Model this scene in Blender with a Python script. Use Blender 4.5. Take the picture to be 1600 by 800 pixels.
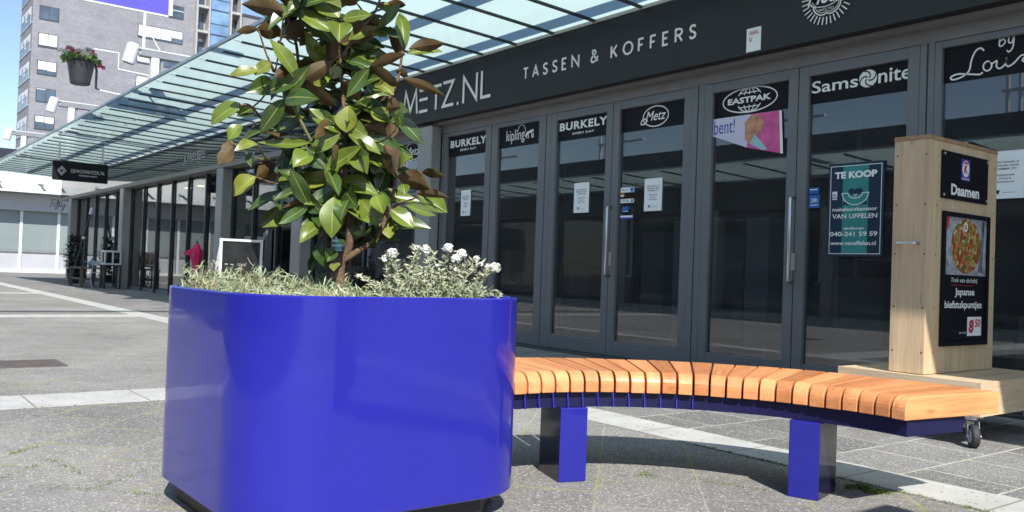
import bpy, bmesh, math, random
from mathutils import Vector, Matrix
random.seed(7)
R = math.radians
V = Vector
for o in list(bpy.data.objects):
    bpy.data.objects.remove(o, do_unlink=True)
scene = bpy.context.scene
COL = scene.collection

# ------------------------------------------------------------------ camera
FPX, YAW, PIT, ROL, EYE = 1365.74, R(52.287), R(1.01), R(2.055), 0.84
fw = V((-math.sin(YAW) * math.cos(PIT), math.cos(YAW) * math.cos(PIT), math.sin(PIT)))
r0 = fw.cross(V((0, 0, 1))).normalized()
u0 = r0.cross(fw)
cr = r0 * math.cos(ROL) + u0 * math.sin(ROL)
cu = -r0 * math.sin(ROL) + u0 * math.cos(ROL)
CAMP = V((0, 0, EYE))
cd = bpy.data.cameras.new('camera')
cam = bpy.data.objects.new('camera', cd)
COL.objects.link(cam)
cam.matrix_world = Matrix(((cr.x, cu.x, -fw.x, 0), (cr.y, cu.y, -fw.y, 0), (cr.z, cu.z, -fw.z, EYE), (0, 0, 0, 1)))
cd.sensor_width = 36
cd.lens = FPX / 1600 * 36
cd.clip_start, cd.clip_end = 0.05, 2000
cd.dof.use_dof = True
cd.dof.focus_distance = 3.3
cd.dof.aperture_fstop = 9.0
scene.camera = cam

def spot(px, py, d):
    """a point seen at photo pixel (px, py), d metres deep - used when measuring the tree and flowers"""
    return CAMP + (cr * (px - 800) + cu * (400 - py) + fw * FPX) * (d / FPX)

# ------------------------------------------------------------------ light
SUN = V((0.95, -0.41, 1.0)).normalized()
w = bpy.data.worlds.new('World')
scene.world = w
w.use_nodes = True
nt = w.node_tree
bg = nt.nodes['Background']
sky = nt.nodes.new('ShaderNodeTexSky')
sky.sky_type = 'NISHITA'
sky.sun_disc = False
sky.sun_elevation = math.asin(SUN.z)
sky.sun_rotation = math.atan2(SUN.x, SUN.y)
sky.air_density, sky.dust_density, sky.ozone_density = 1.0, 0.3, 1.6
nt.links.new(sky.outputs[0], bg.inputs[0])
bg.inputs[1].default_value = 0.115
sl = bpy.data.lights.new('sun', 'SUN')
sl.energy, sl.angle, sl.color = 4.6, R(0.53), (1.0, 0.955, 0.88)
so = bpy.data.objects.new('sun', sl)
COL.objects.link(so)
so.rotation_euler = SUN.to_track_quat('Z', 'Y').to_euler()
vs = scene.view_settings
vs.view_transform, vs.look, vs.gamma, vs.use_curve_mapping = 'Standard', 'None', 1.0, False
vs.exposure = 0.57
scene.cycles.max_bounces = 8
scene.cycles.transparent_max_bounces = 16

# ------------------------------------------------------------------ materials
def nodes(name):
    m = bpy.data.materials.new(name)
    m.use_nodes = True
    t = m.node_tree
    return m, t, t.nodes['Principled BSDF'], t.nodes.new, t.links.new

def mixc(t, a, b, fac, kind='MIX'):
    n = t.nodes.new('ShaderNodeMix')
    n.data_type, n.blend_type = 'RGBA', kind
    for s, val in ((0, fac), (6, a), (7, b)):
        if hasattr(val, 'is_linked') or isinstance(val, bpy.types.NodeSocket):
            t.links.new(val, n.inputs[s])
        elif s == 0:
            n.inputs[0].default_value = val
        else:
            n.inputs[s].default_value = (*val[:3], 1)
    return n.outputs[2]

def mth(t, op, a, b=None, c=None):
    n = t.nodes.new('ShaderNodeMath')
    n.operation = op
    for i, val in enumerate((a, b, c)):
        if val is None: continue
        if isinstance(val, bpy.types.NodeSocket): t.links.new(val, n.inputs[i])
        else: n.inputs[i].default_value = val
    return n.outputs[0]

def ramp(t, fac, stops):
    n = t.nodes.new('ShaderNodeValToRGB')
    e = n.color_ramp.elements
    while len(e) < len(stops): e.new(0.5)
    for k, (p, c) in enumerate(stops):
        e[k].position = p
        e[k].color = (*c, 1) if len(c) == 3 else c
    t.links.new(fac, n.inputs[0])
    return n.outputs[0]

def noise(t, scale, detail=4, vec=None, rough=0.55):
    n = t.nodes.new('ShaderNodeTexNoise')
    n.inputs['Scale'].default_value, n.inputs['Detail'].default_value = scale, detail
    n.inputs['Roughness'].default_value = rough
    if vec is not None: t.links.new(vec, n.inputs['Vector'])
    return n.outputs['Fac']

def coords(t, scale=(1, 1, 1), rot=(0, 0, 0), loc=(0, 0, 0)):
    tc = t.nodes.new('ShaderNodeTexCoord')
    mp = t.nodes.new('ShaderNodeMapping')
    mp.inputs['Scale'].default_value, mp.inputs['Rotation'].default_value, mp.inputs['Location'].default_value = scale, rot, loc
    t.links.new(tc.outputs['Object'], mp.inputs[0])
    return mp.outputs[0]

def bump(t, bs, h, strength, dist=0.01):
    n = t.nodes.new('ShaderNodeBump')
    n.inputs['Strength'].default_value, n.inputs['Distance'].default_value = strength, dist
    t.links.new(h, n.inputs['Height'])
    t.links.new(n.outputs[0], bs.inputs['Normal'])

def mat(name, c, rough=0.5, metal=0.0, var=0.12, scale=6.0, bmp=0.0, coat=0.0, stretch=(1, 1, 1), ior=1.5, rv=0.0):
    m, t, b, new, link = nodes(name)
    vec = coords(t, stretch)
    f = noise(t, scale, 5, vec)
    lo = tuple(x * (1 - var) for x in c)
    hi = tuple(min(1, x * (1 + var)) for x in c)
    link(ramp(t, f, [(0.3, lo), (0.7, hi)]), b.inputs['Base Color'])
    b.inputs['Roughness'].default_value = rough
    b.inputs['Metallic'].default_value = metal
    b.inputs['IOR'].default_value = ior
    b.inputs['Coat Weight'].default_value = coat
    b.inputs['Coat Roughness'].default_value = 0.04
    if rv:
        g = noise(t, scale * 2.3, 4, vec)
        link(mth(t, 'MULTIPLY_ADD', g, rv, rough - rv * 0.5), b.inputs['Roughness'])
    if bmp: bump(t, b, noise(t, scale * 6, 3, vec), bmp)
    return m

def emis(name, c, s):
    m, t, b, new, link = nodes(name)
    b.inputs['Base Color'].default_value = (*c, 1)
    b.inputs['Emission Color'].default_value = (*c, 1)
    b.inputs['Emission Strength'].default_value = s
    return m

def schlick(t, ior):
    """thin-pane reflectance, the same from either side of the pane"""
    g = t.nodes.new('ShaderNodeNewGeometry')
    d = t.nodes.new('ShaderNodeVectorMath'); d.operation = 'DOT_PRODUCT'
    t.links.new(g.outputs['Incoming'], d.inputs[0]); t.links.new(g.outputs['Normal'], d.inputs[1])
    r0_ = ((ior - 1) / (ior + 1)) ** 2
    return mth(t, 'MULTIPLY_ADD', mth(t, 'POWER', mth(t, 'SUBTRACT', 1.0, mth(t, 'ABSOLUTE', d.outputs['Value'])), 5.0), 1 - r0_, r0_)

def glassmat(name, tint, refl=1.0, rough=0.0, ior=1.5, dust=0.0):
    m, t, b, new, link = nodes(name)
    t.nodes.remove(b)
    tr, gl, mx = new('ShaderNodeBsdfTransparent'), new('ShaderNodeBsdfGlossy'), new('ShaderNodeMixShader')
    tr.inputs[0].default_value = (*tint, 1)
    gl.inputs['Roughness'].default_value = rough
    gl.inputs[0].default_value = (1, 1, 1, 1)
    link(mth(t, 'MINIMUM', mth(t, 'MULTIPLY', schlick(t, ior), refl), 1.0), mx.inputs[0])
    link(tr.outputs[0], mx.inputs[1]); link(gl.outputs[0], mx.inputs[2])
    out = mx.outputs[0]
    if dust:
        df, m2 = new('ShaderNodeBsdfDiffuse'), new('ShaderNodeMixShader')
        df.inputs[0].default_value = (0.75, 0.77, 0.8, 1)
        sm = noise(t, 1.0, 6, coords(t, (1.1, 1, 2.6)), 0.7)
        link(ramp(t, sm, [(0.3, (dust * 0.35,) * 3), (0.75, (dust,) * 3)]), m2.inputs[0])
        link(out, m2.inputs[1]); link(df.outputs[0], m2.inputs[2])
        out = m2.outputs[0]
    link(out, t.nodes['Material Output'].inputs[0])
    return m

def frosted(name, c, wgt):
    m, t, b, new, link = nodes(name)
    t.nodes.remove(b)
    tl, df, gl = new('ShaderNodeBsdfTranslucent'), new('ShaderNodeBsdfDiffuse'), new('ShaderNodeBsdfGlossy')
    a, c2 = new('ShaderNodeMixShader'), new('ShaderNodeMixShader')
    vec = coords(t, (0.4, 1.4, 1))
    col = mixc(t, c, tuple(x * 0.8 for x in c), noise(t, 1.7, 5, vec))
    link(col, tl.inputs[0]); link(col, df.inputs[0])
    gl.inputs['Roughness'].default_value = 0.08
    a.inputs[0].default_value = wgt
    link(df.outputs[0], a.inputs[1]); link(tl.outputs[0], a.inputs[2])
    link(schlick(t, 1.5), c2.inputs[0]); link(a.outputs[0], c2.inputs[1]); link(gl.outputs[0], c2.inputs[2])
    link(c2.outputs[0], t.nodes['Material Output'].inputs[0])
    return m

def paving(name, ang, loc, c1, c2, mortar, moss, bw=0.41, bh=0.41, spk=0.62, jw=1.0):
    m, t, b, new, link = nodes(name)
    vec = coords(t, (1, 1, 1), (0, 0, ang), loc)
    obj = coords(t)
    br = new('ShaderNodeTexBrick')
    br.offset, br.squash = 0.5, 1.0
    wob = new('ShaderNodeTexNoise'); wob.inputs['Scale'].default_value = 2.2
    link(obj, wob.inputs['Vector'])
    vm = new('ShaderNodeVectorMath'); vm.operation = 'MULTIPLY_ADD'
    link(wob.outputs['Color'], vm.inputs[0]); vm.inputs[1].default_value = (0.012, 0.012, 0); link(vec, vm.inputs[2])
    link(vm.outputs[0], br.inputs['Vector'])
    br.inputs['Scale'].default_value = 1.0
    br.inputs['Brick Width'].default_value, br.inputs['Row Height'].default_value = bw, bh
    br.inputs['Mortar Size'].default_value, br.inputs['Mortar Smooth'].default_value = 0.0058, 0.25
    br.inputs['Bias'].default_value = 0.0
    br.inputs['Color1'].default_value, br.inputs['Color2'].default_value = (*c1, 1), (*c2, 1)
    br.inputs['Mortar'].default_value = (*c1, 1)
    big = noise(t, 0.55, 6, obj, 0.65)
    mid = noise(t, 7, 6, obj, 0.7)
    col = mixc(t, br.outputs['Color'], ramp(t, big, [(0.3, (0.72,) * 3), (0.7, (1.22,) * 3)]), 1.0, 'MULTIPLY')
    col = mixc(t, col, ramp(t, mid, [(0.25, (0.82,) * 3), (0.75, (1.16,) * 3)]), 1.0, 'MULTIPLY')
    # exposed aggregate: pale and dark chips
    for sc, lo, hue, seed in ((85, 0.80, (0.62, 0.60, 0.57), 0.0), (150, 0.72, (0.5, 0.48, 0.46), 3.3), (110, 0.8, (0.05, 0.05, 0.05), 8.1)):
        vo = new('ShaderNodeTexVoronoi'); vo.inputs['Scale'].default_value = sc
        vl = coords(t, (1, 1, 1), (0, 0, 0), (seed, seed * 2, 0)); link(vl, vo.inputs['Vector'])
        sx = new('ShaderNodeSeparateColor'); link(vo.outputs['Color'], sx.inputs[0])
        k = mth(t, 'MULTIPLY', mth(t, 'GREATER_THAN', sx.outputs[0], lo), mth(t, 'LESS_THAN', vo.outputs['Distance'], 0.42))
        col = mixc(t, col, hue, mth(t, 'MULTIPLY', k, spk))
    # trodden-in spots and drip stains
    for sc, lo, hue, seed, amt in ((5.5, 0.72, (0.09, 0.088, 0.085), 1.7, 0.45), (9.0, 0.86, (0.42, 0.41, 0.39), 5.1, 0.5)):
        vo = new('ShaderNodeTexVoronoi'); vo.inputs['Scale'].default_value = sc
        vl = coords(t, (1, 1, 1), (0, 0, 0), (seed, seed * 2, 0)); link(vl, vo.inputs['Vector'])
        sx = new('ShaderNodeSeparateColor'); link(vo.outputs['Color'], sx.inputs[0])
        k = mth(t, 'MULTIPLY', mth(t, 'GREATER_THAN', sx.outputs[0], lo), ramp(t, vo.outputs['Distance'], [(0.06, (1,) * 3), (0.13, (0,) * 3)]))
        col = mixc(t, col, hue, mth(t, 'MULTIPLY', k, amt))
    # joints: sand, with moss growing patchily and creeping over the edges
    br2 = new('ShaderNodeTexBrick'); br2.offset = 0.5
    link(vm.outputs[0], br2.inputs['Vector'])
    br2.inputs['Scale'].default_value = 1.0
    br2.inputs['Brick Width'].default_value, br2.inputs['Row Height'].default_value = bw, bh
    br2.inputs['Mortar Size'].default_value, br2.inputs['Mortar Smooth'].default_value = 0.017, 0.8
    col = mixc(t, col, mortar, mth(t, 'MULTIPLY', br.outputs['Fac'], ramp(t, noise(t, 3.0, 4, obj), [(0.35, (0.2 * jw,) * 3), (0.6, (jw,) * 3)])))
    patch = ramp(t, noise(t, 1.6, 5, obj, 0.65), [(0.45, (0, 0, 0)), (0.57, (1, 1, 1))])
    grain = ramp(t, noise(t, 70, 3, obj, 0.7), [(0.42, (0, 0, 0)), (0.57, (1, 1, 1))])
    mm = mth(t, 'MULTIPLY', mth(t, 'MULTIPLY', br2.outputs['Fac'], patch), mth(t, 'MULTIPLY', grain, moss))
    col = mixc(t, col, (0.30, 0.285, 0.085), mm)
    link(col, b.inputs['Base Color'])
    b.inputs['Roughness'].default_value = 0.85
    hh = mth(t, 'MULTIPLY_ADD', br.outputs['Fac'], -0.9, mth(t, 'MULTIPLY', noise(t, 130, 3, obj), 0.5))
    bump(t, b, hh, 0.5, 0.006)
    return m

def wood(name, c1, c2, axis, scale=1.0, rough=0.45, rnd=0.0):
    m, t, b, new, link = nodes(name)
    st = [22 * scale] * 3
    st['xyz'.index(axis)] = 1.3 * scale
    tc = new('ShaderNodeTexCoord'); oi = new('ShaderNodeObjectInfo')
    vm = new('ShaderNodeVectorMath'); vm.operation = 'MULTIPLY_ADD'
    vm.inputs[1].default_value = st
    link(tc.outputs['Object'], vm.inputs[0])
    cx = new('ShaderNodeCombineXYZ')
    for i in range(3): link(mth(t, 'MULTIPLY', oi.outputs['Random'], 37.0 + i * 11), cx.inputs[i])
    link(cx.outputs[0], vm.inputs[2])
    g = noise(t, 1.0, 6, vm.outputs[0], 0.6)
    fine = noise(t, 5.0, 4, vm.outputs[0], 0.6)
    col = ramp(t, g, [(0.28, c2), (0.5, c1), (0.72, tuple(min(1, x * 1.12) for x in c1))])
    col = mixc(t, col, ramp(t, fine, [(0.35, (0.86,) * 3), (0.6, (1.05,) * 3)]), 0.8, 'MULTIPLY')
    if rnd:
        k = mth(t, 'MULTIPLY_ADD', oi.outputs['Random'], rnd, 1 - rnd * 0.55)
        cc = new('ShaderNodeCombineColor')
        for i in range(3): link(mth(t, 'POWER', k, 1.0 + 0.25 * i), cc.inputs[i])
        col = mixc(t, col, cc.outputs[0], 1.0, 'MULTIPLY')
    # knots
    vo = new('ShaderNodeTexVoronoi'); vo.inputs['Scale'].default_value = 1.0
    vm2 = new('ShaderNodeVectorMath'); vm2.operation = 'MULTIPLY_ADD'
    st2 = [6.5 * scale] * 3; st2['xyz'.index(axis)] = 2.6 * scale
    vm2.inputs[1].default_value = st2
    link(tc.outputs['Object'], vm2.inputs[0]); link(cx.outputs[0], vm2.inputs[2]); link(vm2.outputs[0], vo.inputs['Vector'])
    kn = ramp(t, vo.outputs['Distance'], [(0.03, (1,) * 3), (0.10, (0,) * 3)])
    col = mixc(t, col, tuple(x * 0.45 for x in c2), mth(t, 'MULTIPLY', kn, 0.6))
    link(col, b.inputs['Base Color'])
    b.inputs['Roughness'].default_value = rough
    bump(t, b, fine, 0.12, 0.002)
    return m

PAINT = None
def blue_paint(name, c):
    m, t, b, new, link = nodes(name)
    o = coords(t)
    f = noise(t, 2.0, 4, o)
    col = ramp(t, f, [(0.3, tuple(x * 0.9 for x in c)), (0.7, tuple(x * 1.08 for x in c))])
    scr = noise(t, 1.0, 6, coords(t, (9, 9, 160)), 0.7)
    pat = noise(t, 6.0, 5, o, 0.7)
    sc2 = mth(t, 'MULTIPLY', ramp(t, scr, [(0.62, (0,) * 3), (0.70, (1,) * 3)]), ramp(t, pat, [(0.56, (0,) * 3), (0.66, (0.32,) * 3)]))
    col = mixc(t, col, (0.16, 0.16, 0.30), sc2)
    spk = ramp(t, noise(t, 55, 4, o, 0.75), [(0.70, (0,) * 3), (0.76, (0.22,) * 3)])
    col = mixc(t, col, (0.22, 0.21, 0.24), spk)
    link(col, b.inputs['Base Color'])
    b.inputs['Roughness'].default_value = 0.45
    b.inputs['IOR'].default_value = 1.2
    b.inputs['Coat Weight'].default_value = 0.85
    b.inputs['Coat IOR'].default_value = 1.48
    sm = noise(t, 5.0, 5, o, 0.65)
    link(ramp(t, sm, [(0.35, (0.03,) * 3), (0.75, (0.16,) * 3)]), b.inputs['Coat Roughness'])
    wv = noise(t, 1.6, 2, o)
    n = new('ShaderNodeBump'); n.inputs['Strength'].default_value, n.inputs['Distance'].default_value = 0.32, 0.02
    link(wv, n.inputs['Height']); link(n.outputs[0], b.inputs['Coat Normal'])
    return m

M = {}
M['blue'] = blue_paint('blue_lacquer', (0.019, 0.020, 0.305))
M['blue_leg'] = blue_paint('blue_leg_lacquer', (0.018, 0.019, 0.27))
M['shaded_frame'] = mat('shaded_steel_frame', (0.010, 0.010, 0.055), 0.45, var=0.1, ior=1.35)  # blue bench frame, with the shade below the slats painted into its colour
M['shaded_side'] = mat('shaded_leg_side', (0.012, 0.012, 0.035), 0.12, var=0.2, ior=1.5)  # side faces of the blue legs, their shade under the seat painted in
M['soil'] = mat('soil', (0.035, 0.025, 0.018), 0.95, var=0.5, scale=40, bmp=0.8)
M['black'] = mat('black_plastic', (0.012, 0.012, 0.013), 0.5)
M['slat'] = wood('hardwood_slat', (0.66, 0.272, 0.105), (0.51, 0.178, 0.062), 'x', 1.0, 0.42, 0.5)
M['pinev'] = wood('pine_upright', (0.60, 0.445, 0.285), (0.52, 0.37, 0.225), 'z', 0.8, 0.6)
M['pineh'] = wood('pine_plank', (0.60, 0.455, 0.30), (0.53, 0.38, 0.24), 'y', 0.8, 0.6)
M['pinex'] = wood('pine_rail', (0.58, 0.455, 0.32), (0.51, 0.38, 0.25), 'x', 0.8, 0.6)
M['endgrain'] = mat('pine_cap', (0.36, 0.22, 0.12), 0.7, var=0.3, scale=30)
M['steel'] = mat('brushed_steel', (0.62, 0.62, 0.63), 0.3, 1.0, var=0.05)
M['zinc'] = mat('zinc_bracket', (0.55, 0.56, 0.58), 0.38, 0.9, var=0.12, scale=30)
M['rubber'] = mat('rubber', (0.03, 0.03, 0.032), 0.7, var=0.2, scale=60)
M['frame'] = mat('grey_aluminium', (0.150, 0.156, 0.168), 0.38, 0.0, var=0.06, scale=3, rv=0.1)
M['column'] = mat('silver_column', (0.30, 0.30, 0.30), 0.4, 0.3, var=0.06, scale=3)
M['fascia'] = mat('anthracite_fascia', (0.0085, 0.0105, 0.0145), 0.55, var=0.12, scale=1.5, rv=0.15)
M['trim'] = mat('light_trim', (0.36, 0.36, 0.35), 0.5, var=0.08)
M['soffit'] = mat('soffit_grey', (0.21, 0.20, 0.195), 0.6, var=0.08)
M['white'] = mat('white_vinyl', (0.84, 0.84, 0.85), 0.5, var=0.03)
M['dark'] = mat('black_vinyl', (0.006, 0.007, 0.010), 0.6, var=0.1, ior=1.3)
M['shopglass'] = glassmat('shop_glass', (0.64, 0.67, 0.69), 2.4, dust=0.035)
M['farglass'] = glassmat('far_shop_glass', (0.55, 0.59, 0.61), 1.15, 0.0, 1.6)
M['fasciaglass'] = mat('black_fascia_glass', (0.010, 0.013, 0.016), 0.03, var=0.05, ior=1.75)
M['mull'] = mat('dark_mullion', (0.018, 0.022, 0.026), 0.4, var=0.1)
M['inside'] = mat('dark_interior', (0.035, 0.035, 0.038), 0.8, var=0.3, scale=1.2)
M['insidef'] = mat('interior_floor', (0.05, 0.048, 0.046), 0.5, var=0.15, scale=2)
M['frost'] = frosted('frosted_canopy_glass', (0.63, 0.81, 0.79), 0.93)
M['clear'] = glassmat('canopy_glass_top', (0.97, 0.98, 0.98), 1.0)
M['rib'] = mat('dark_rib', (0.06, 0.075, 0.08), 0.45, 0.2, var=0.1)
M['edge'] = mat('canopy_edge', (0.28, 0.34, 0.37), 0.35, 0.4, var=0.1)
M['gsteel'] = mat('galvanised_steel', (0.27, 0.28, 0.30), 0.5, 0.3, var=0.12, scale=3)
M['wsteel'] = mat('white_steel', (0.72, 0.73, 0.75), 0.4, var=0.05)
M['paper'] = mat('paper', (0.84, 0.85, 0.88), 0.8, var=0.02)
M['ink'] = mat('ink', (0.03, 0.03, 0.04), 0.7)
M['red'] = mat('red_print', (0.50, 0.03, 0.04), 0.6)
M['orange'] = mat('orange_print', (0.75, 0.33, 0.08), 0.6)
M['navy'] = mat('navy_print', (0.006, 0.024, 0.055), 0.35)
M['teal'] = mat('teal_print', (0.035, 0.24, 0.23), 0.35)
M['bluest'] = mat('blue_sticker', (0.02, 0.12, 0.42), 0.4)
M['violet'] = mat('violet_sticker', (0.05, 0.04, 0.36), 0.4)
M['lilac'] = mat('purple_banner', (0.10, 0.085, 0.50), 0.7, var=0.1, scale=2)
M['pink'] = mat('pink_print', (0.62, 0.10, 0.30), 0.6, var=0.25, scale=9)
M['skin'] = mat('tan_print', (0.50, 0.24, 0.15), 0.6, var=0.4, scale=14)
M['sky_print'] = mat('pale_blue_print', (0.30, 0.52, 0.62), 0.6)
M['lav'] = mat('pale_lavender_print', (0.60, 0.58, 0.74), 0.6, var=0.08, scale=5)
M['rust'] = mat('rusty_iron', (0.105, 0.088, 0.085), 0.8, var=0.25, scale=12, bmp=0.4)
M['pot'] = mat('anthracite_pot', (0.035, 0.037, 0.042), 0.5, var=0.1)
M['stem'] = mat('green_stem', (0.16, 0.17, 0.08), 0.7, var=0.3, scale=20)
M['bark'] = mat('magnolia_bark', (0.15, 0.095, 0.06), 0.85, var=0.45, scale=22, bmp=0.7)
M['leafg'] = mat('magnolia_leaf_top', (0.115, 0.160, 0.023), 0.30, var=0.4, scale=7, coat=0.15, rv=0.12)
M['leafd'] = mat('magnolia_leaf_shaded', (0.042, 0.078, 0.016), 0.28, var=0.4, scale=7, coat=0.15, rv=0.1)  # darker green with the crown's self-shade put into it, also mixed at random
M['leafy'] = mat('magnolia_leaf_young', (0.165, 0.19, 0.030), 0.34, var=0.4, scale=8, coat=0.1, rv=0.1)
M['vein'] = mat('magnolia_midrib', (0.24, 0.26, 0.07), 0.4)
M['leafb'] = mat('magnolia_leaf_felt', (0.072, 0.043, 0.012), 0.65, var=0.55, scale=9)
M['sage1'] = mat('silver_sage_blade', (0.33, 0.38, 0.24), 0.7, var=0.3, scale=25)
M['sage2'] = mat('green_sage_blade', (0.20, 0.26, 0.12), 0.7, var=0.3, scale=25)
M['straw'] = mat('straw_blade', (0.38, 0.31, 0.18), 0.8, var=0.3, scale=25)
M['grey_leaf'] = mat('silver_leaf', (0.40, 0.42, 0.30), 0.75, var=0.25, scale=40)
M['petal'] = mat('white_petal', (0.80, 0.80, 0.76), 0.6, var=0.04)
M['yellow'] = mat('yellow_centre', (0.55, 0.45, 0.05), 0.6)
M['sprig'] = mat('grey_green_sprig', (0.055, 0.07, 0.05), 0.8, var=0.3, scale=30)
M['gpet'] = mat('bedding_leaf', (0.10, 0.19, 0.04), 0.6, var=0.4, scale=12)
M['ppet'] = mat('pink_petal', (0.68, 0.12, 0.26), 0.6, var=0.2)
M['brickg'] = None
M['concrete'] = mat('pale_concrete', (0.40, 0.40, 0.40), 0.8, var=0.12, scale=2)
M['wpaint'] = mat('white_render', (0.74, 0.74, 0.72), 0.7, var=0.04, scale=1)
M['shutter'] = mat('grey_shutter', (0.24, 0.29, 0.29), 0.5, var=0.06, scale=1)
M['lgrey'] = mat('light_grey_panel', (0.42, 0.43, 0.46), 0.6, var=0.06, scale=1)
M['oldwood'] = wood('weathered_wood', (0.13, 0.10, 0.075), (0.075, 0.055, 0.04), 'z', 2.0, 0.8)
M['moss'] = mat('green_weed', (0.13, 0.19, 0.035), 0.8, var=0.4, scale=30)
M['slate'] = mat('chalkboard', (0.018, 0.018, 0.020), 0.45, var=0.6, scale=5, rv=0.2)
M['chalk'] = mat('chalk', (0.5, 0.5, 0.5), 0.9)
M['navyroof'] = mat('dark_coping', (0.015, 0.02, 0.035), 0.6)
M['lampglow'] = emis('lit_lamp', (1.0, 0.78, 0.42), 6.0)

def brickmat():
    m, t, b, new, link = nodes('grey_brick')
    tc = new('ShaderNodeTexCoord')
    sx = new('ShaderNodeSeparateXYZ'); link(tc.outputs['Object'], sx.inputs[0])
    cx = new('ShaderNodeCombineXYZ')
    link(mth(t, 'ADD', sx.outputs[0], sx.outputs[1]), cx.inputs[0]); link(sx.outputs[2], cx.inputs[1])
    br = new('ShaderNodeTexBrick'); link(cx.outputs[0], br.inputs['Vector'])
    br.inputs['Scale'].default_value = 1.0
    br.inputs['Brick Width'].default_value, br.inputs['Row Height'].default_value, br.inputs['Mortar Size'].default_value = 0.24, 0.08, 0.008
    br.inputs['Color1'].default_value, br.inputs['Color2'].default_value = (0.268, 0.270, 0.305, 1), (0.205, 0.207, 0.235, 1)
    br.inputs['Mortar'].default_value = (0.285, 0.285, 0.31, 1)
    f = noise(t, 0.35, 7, tc.outputs['Object'], 0.7)
    vec = coords(t, (0.25, 0.25, 2.2))
    g = noise(t, 1.0, 6, vec, 0.7)
    col = mixc(t, br.outputs['Color'], ramp(t, f, [(0.3, (0.85,) * 3), (0.7, (1.15,) * 3)]), 1.0, 'MULTIPLY')
    col = mixc(t, col, ramp(t, g, [(0.3, (0.9,) * 3), (0.7, (1.1,) * 3)]), 1.0, 'MULTIPLY')
    link(col, b.inputs['Base Color'])
    b.inputs['Roughness'].default_value = 0.9
    return m
M['brickg'] = brickmat()
M['towerglass'] = mat('tower_window_glass', (0.07, 0.10, 0.14), 0.08, var=0.5, scale=0.35, ior=1.7)
M['curtain'] = mat('tower_blue_glass', (0.16, 0.27, 0.45), 0.08, var=0.4, scale=0.5, ior=1.7)
M['blind'] = mat('white_blind', (0.72, 0.73, 0.74), 0.6, var=0.1, scale=0.7)
M['tframe'] = mat('dark_window_frame', (0.05, 0.05, 0.055), 0.5)
M['tframew'] = mat('pale_window_frame', (0.55, 0.56, 0.56), 0.5)

def foodmat():
    m, t, b, new, link = nodes('stir_fry_print')
    o = coords(t, (1, 1, 1))
    vo = new('ShaderNodeTexVoronoi'); vo.inputs['Scale'].default_value = 46
    wn = new('ShaderNodeTexNoise'); wn.inputs['Scale'].default_value = 14
    link(o, wn.inputs['Vector'])
    vm = new('ShaderNodeVectorMath'); vm.operation = 'MULTIPLY_ADD'; vm.inputs[1].default_value = (0.05, 0.05, 0.05)
    link(wn.outputs['Color'], vm.inputs[0]); link(o, vm.inputs[2]); link(vm.outputs[0], vo.inputs['Vector'])
    sx = new('ShaderNodeSeparateColor'); link(vo.outputs['Color'], sx.inputs[0])
    c = ramp(t, sx.outputs[0], [(0.0, (0.30, 0.10, 0.03)), (0.25, (0.48, 0.20, 0.05)), (0.45, (0.20, 0.26, 0.04)), (0.6, (0.42, 0.06, 0.03)), (0.75, (0.55, 0.36, 0.12)), (0.92, (0.62, 0.52, 0.33))])
    t.nodes[-1].color_ramp.interpolation = 'CONSTANT'
    c = mixc(t, c, ramp(t, noise(t, 60, 4, o), [(0.3, (0.5,) * 3), (0.7, (1.2,) * 3)]), 0.8, 'MULTIPLY')
    link(c, b.inputs['Base Color'])
    b.inputs['Roughness'].default_value = 0.4
    return m
M['food'] = foodmat()

def haze_mix(): pass

# ------------------------------------------------------------------ mesh builder
class Fr:
    """a flat working frame: origin o, u right, v up, n out of the surface"""
    def __init__(s, o, u, v, n): s.o, s.u, s.v, s.n = V(o), V(u), V(v), V(n)
    def p(s, a, b, c=0.0): return s.o + s.u * a + s.v * b + s.n * c
def FY(y): return Fr((0, y, 0), (1, 0, 0), (0, 0, 1), (0, -1, 0))
def FX(x): return Fr((x, 0, 0), (0, 1, 0), (0, 0, 1), (1, 0, 0))
FZ = Fr((0, 0, 0), (1, 0, 0), (0, 1, 0), (0, 0, 1))

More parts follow.
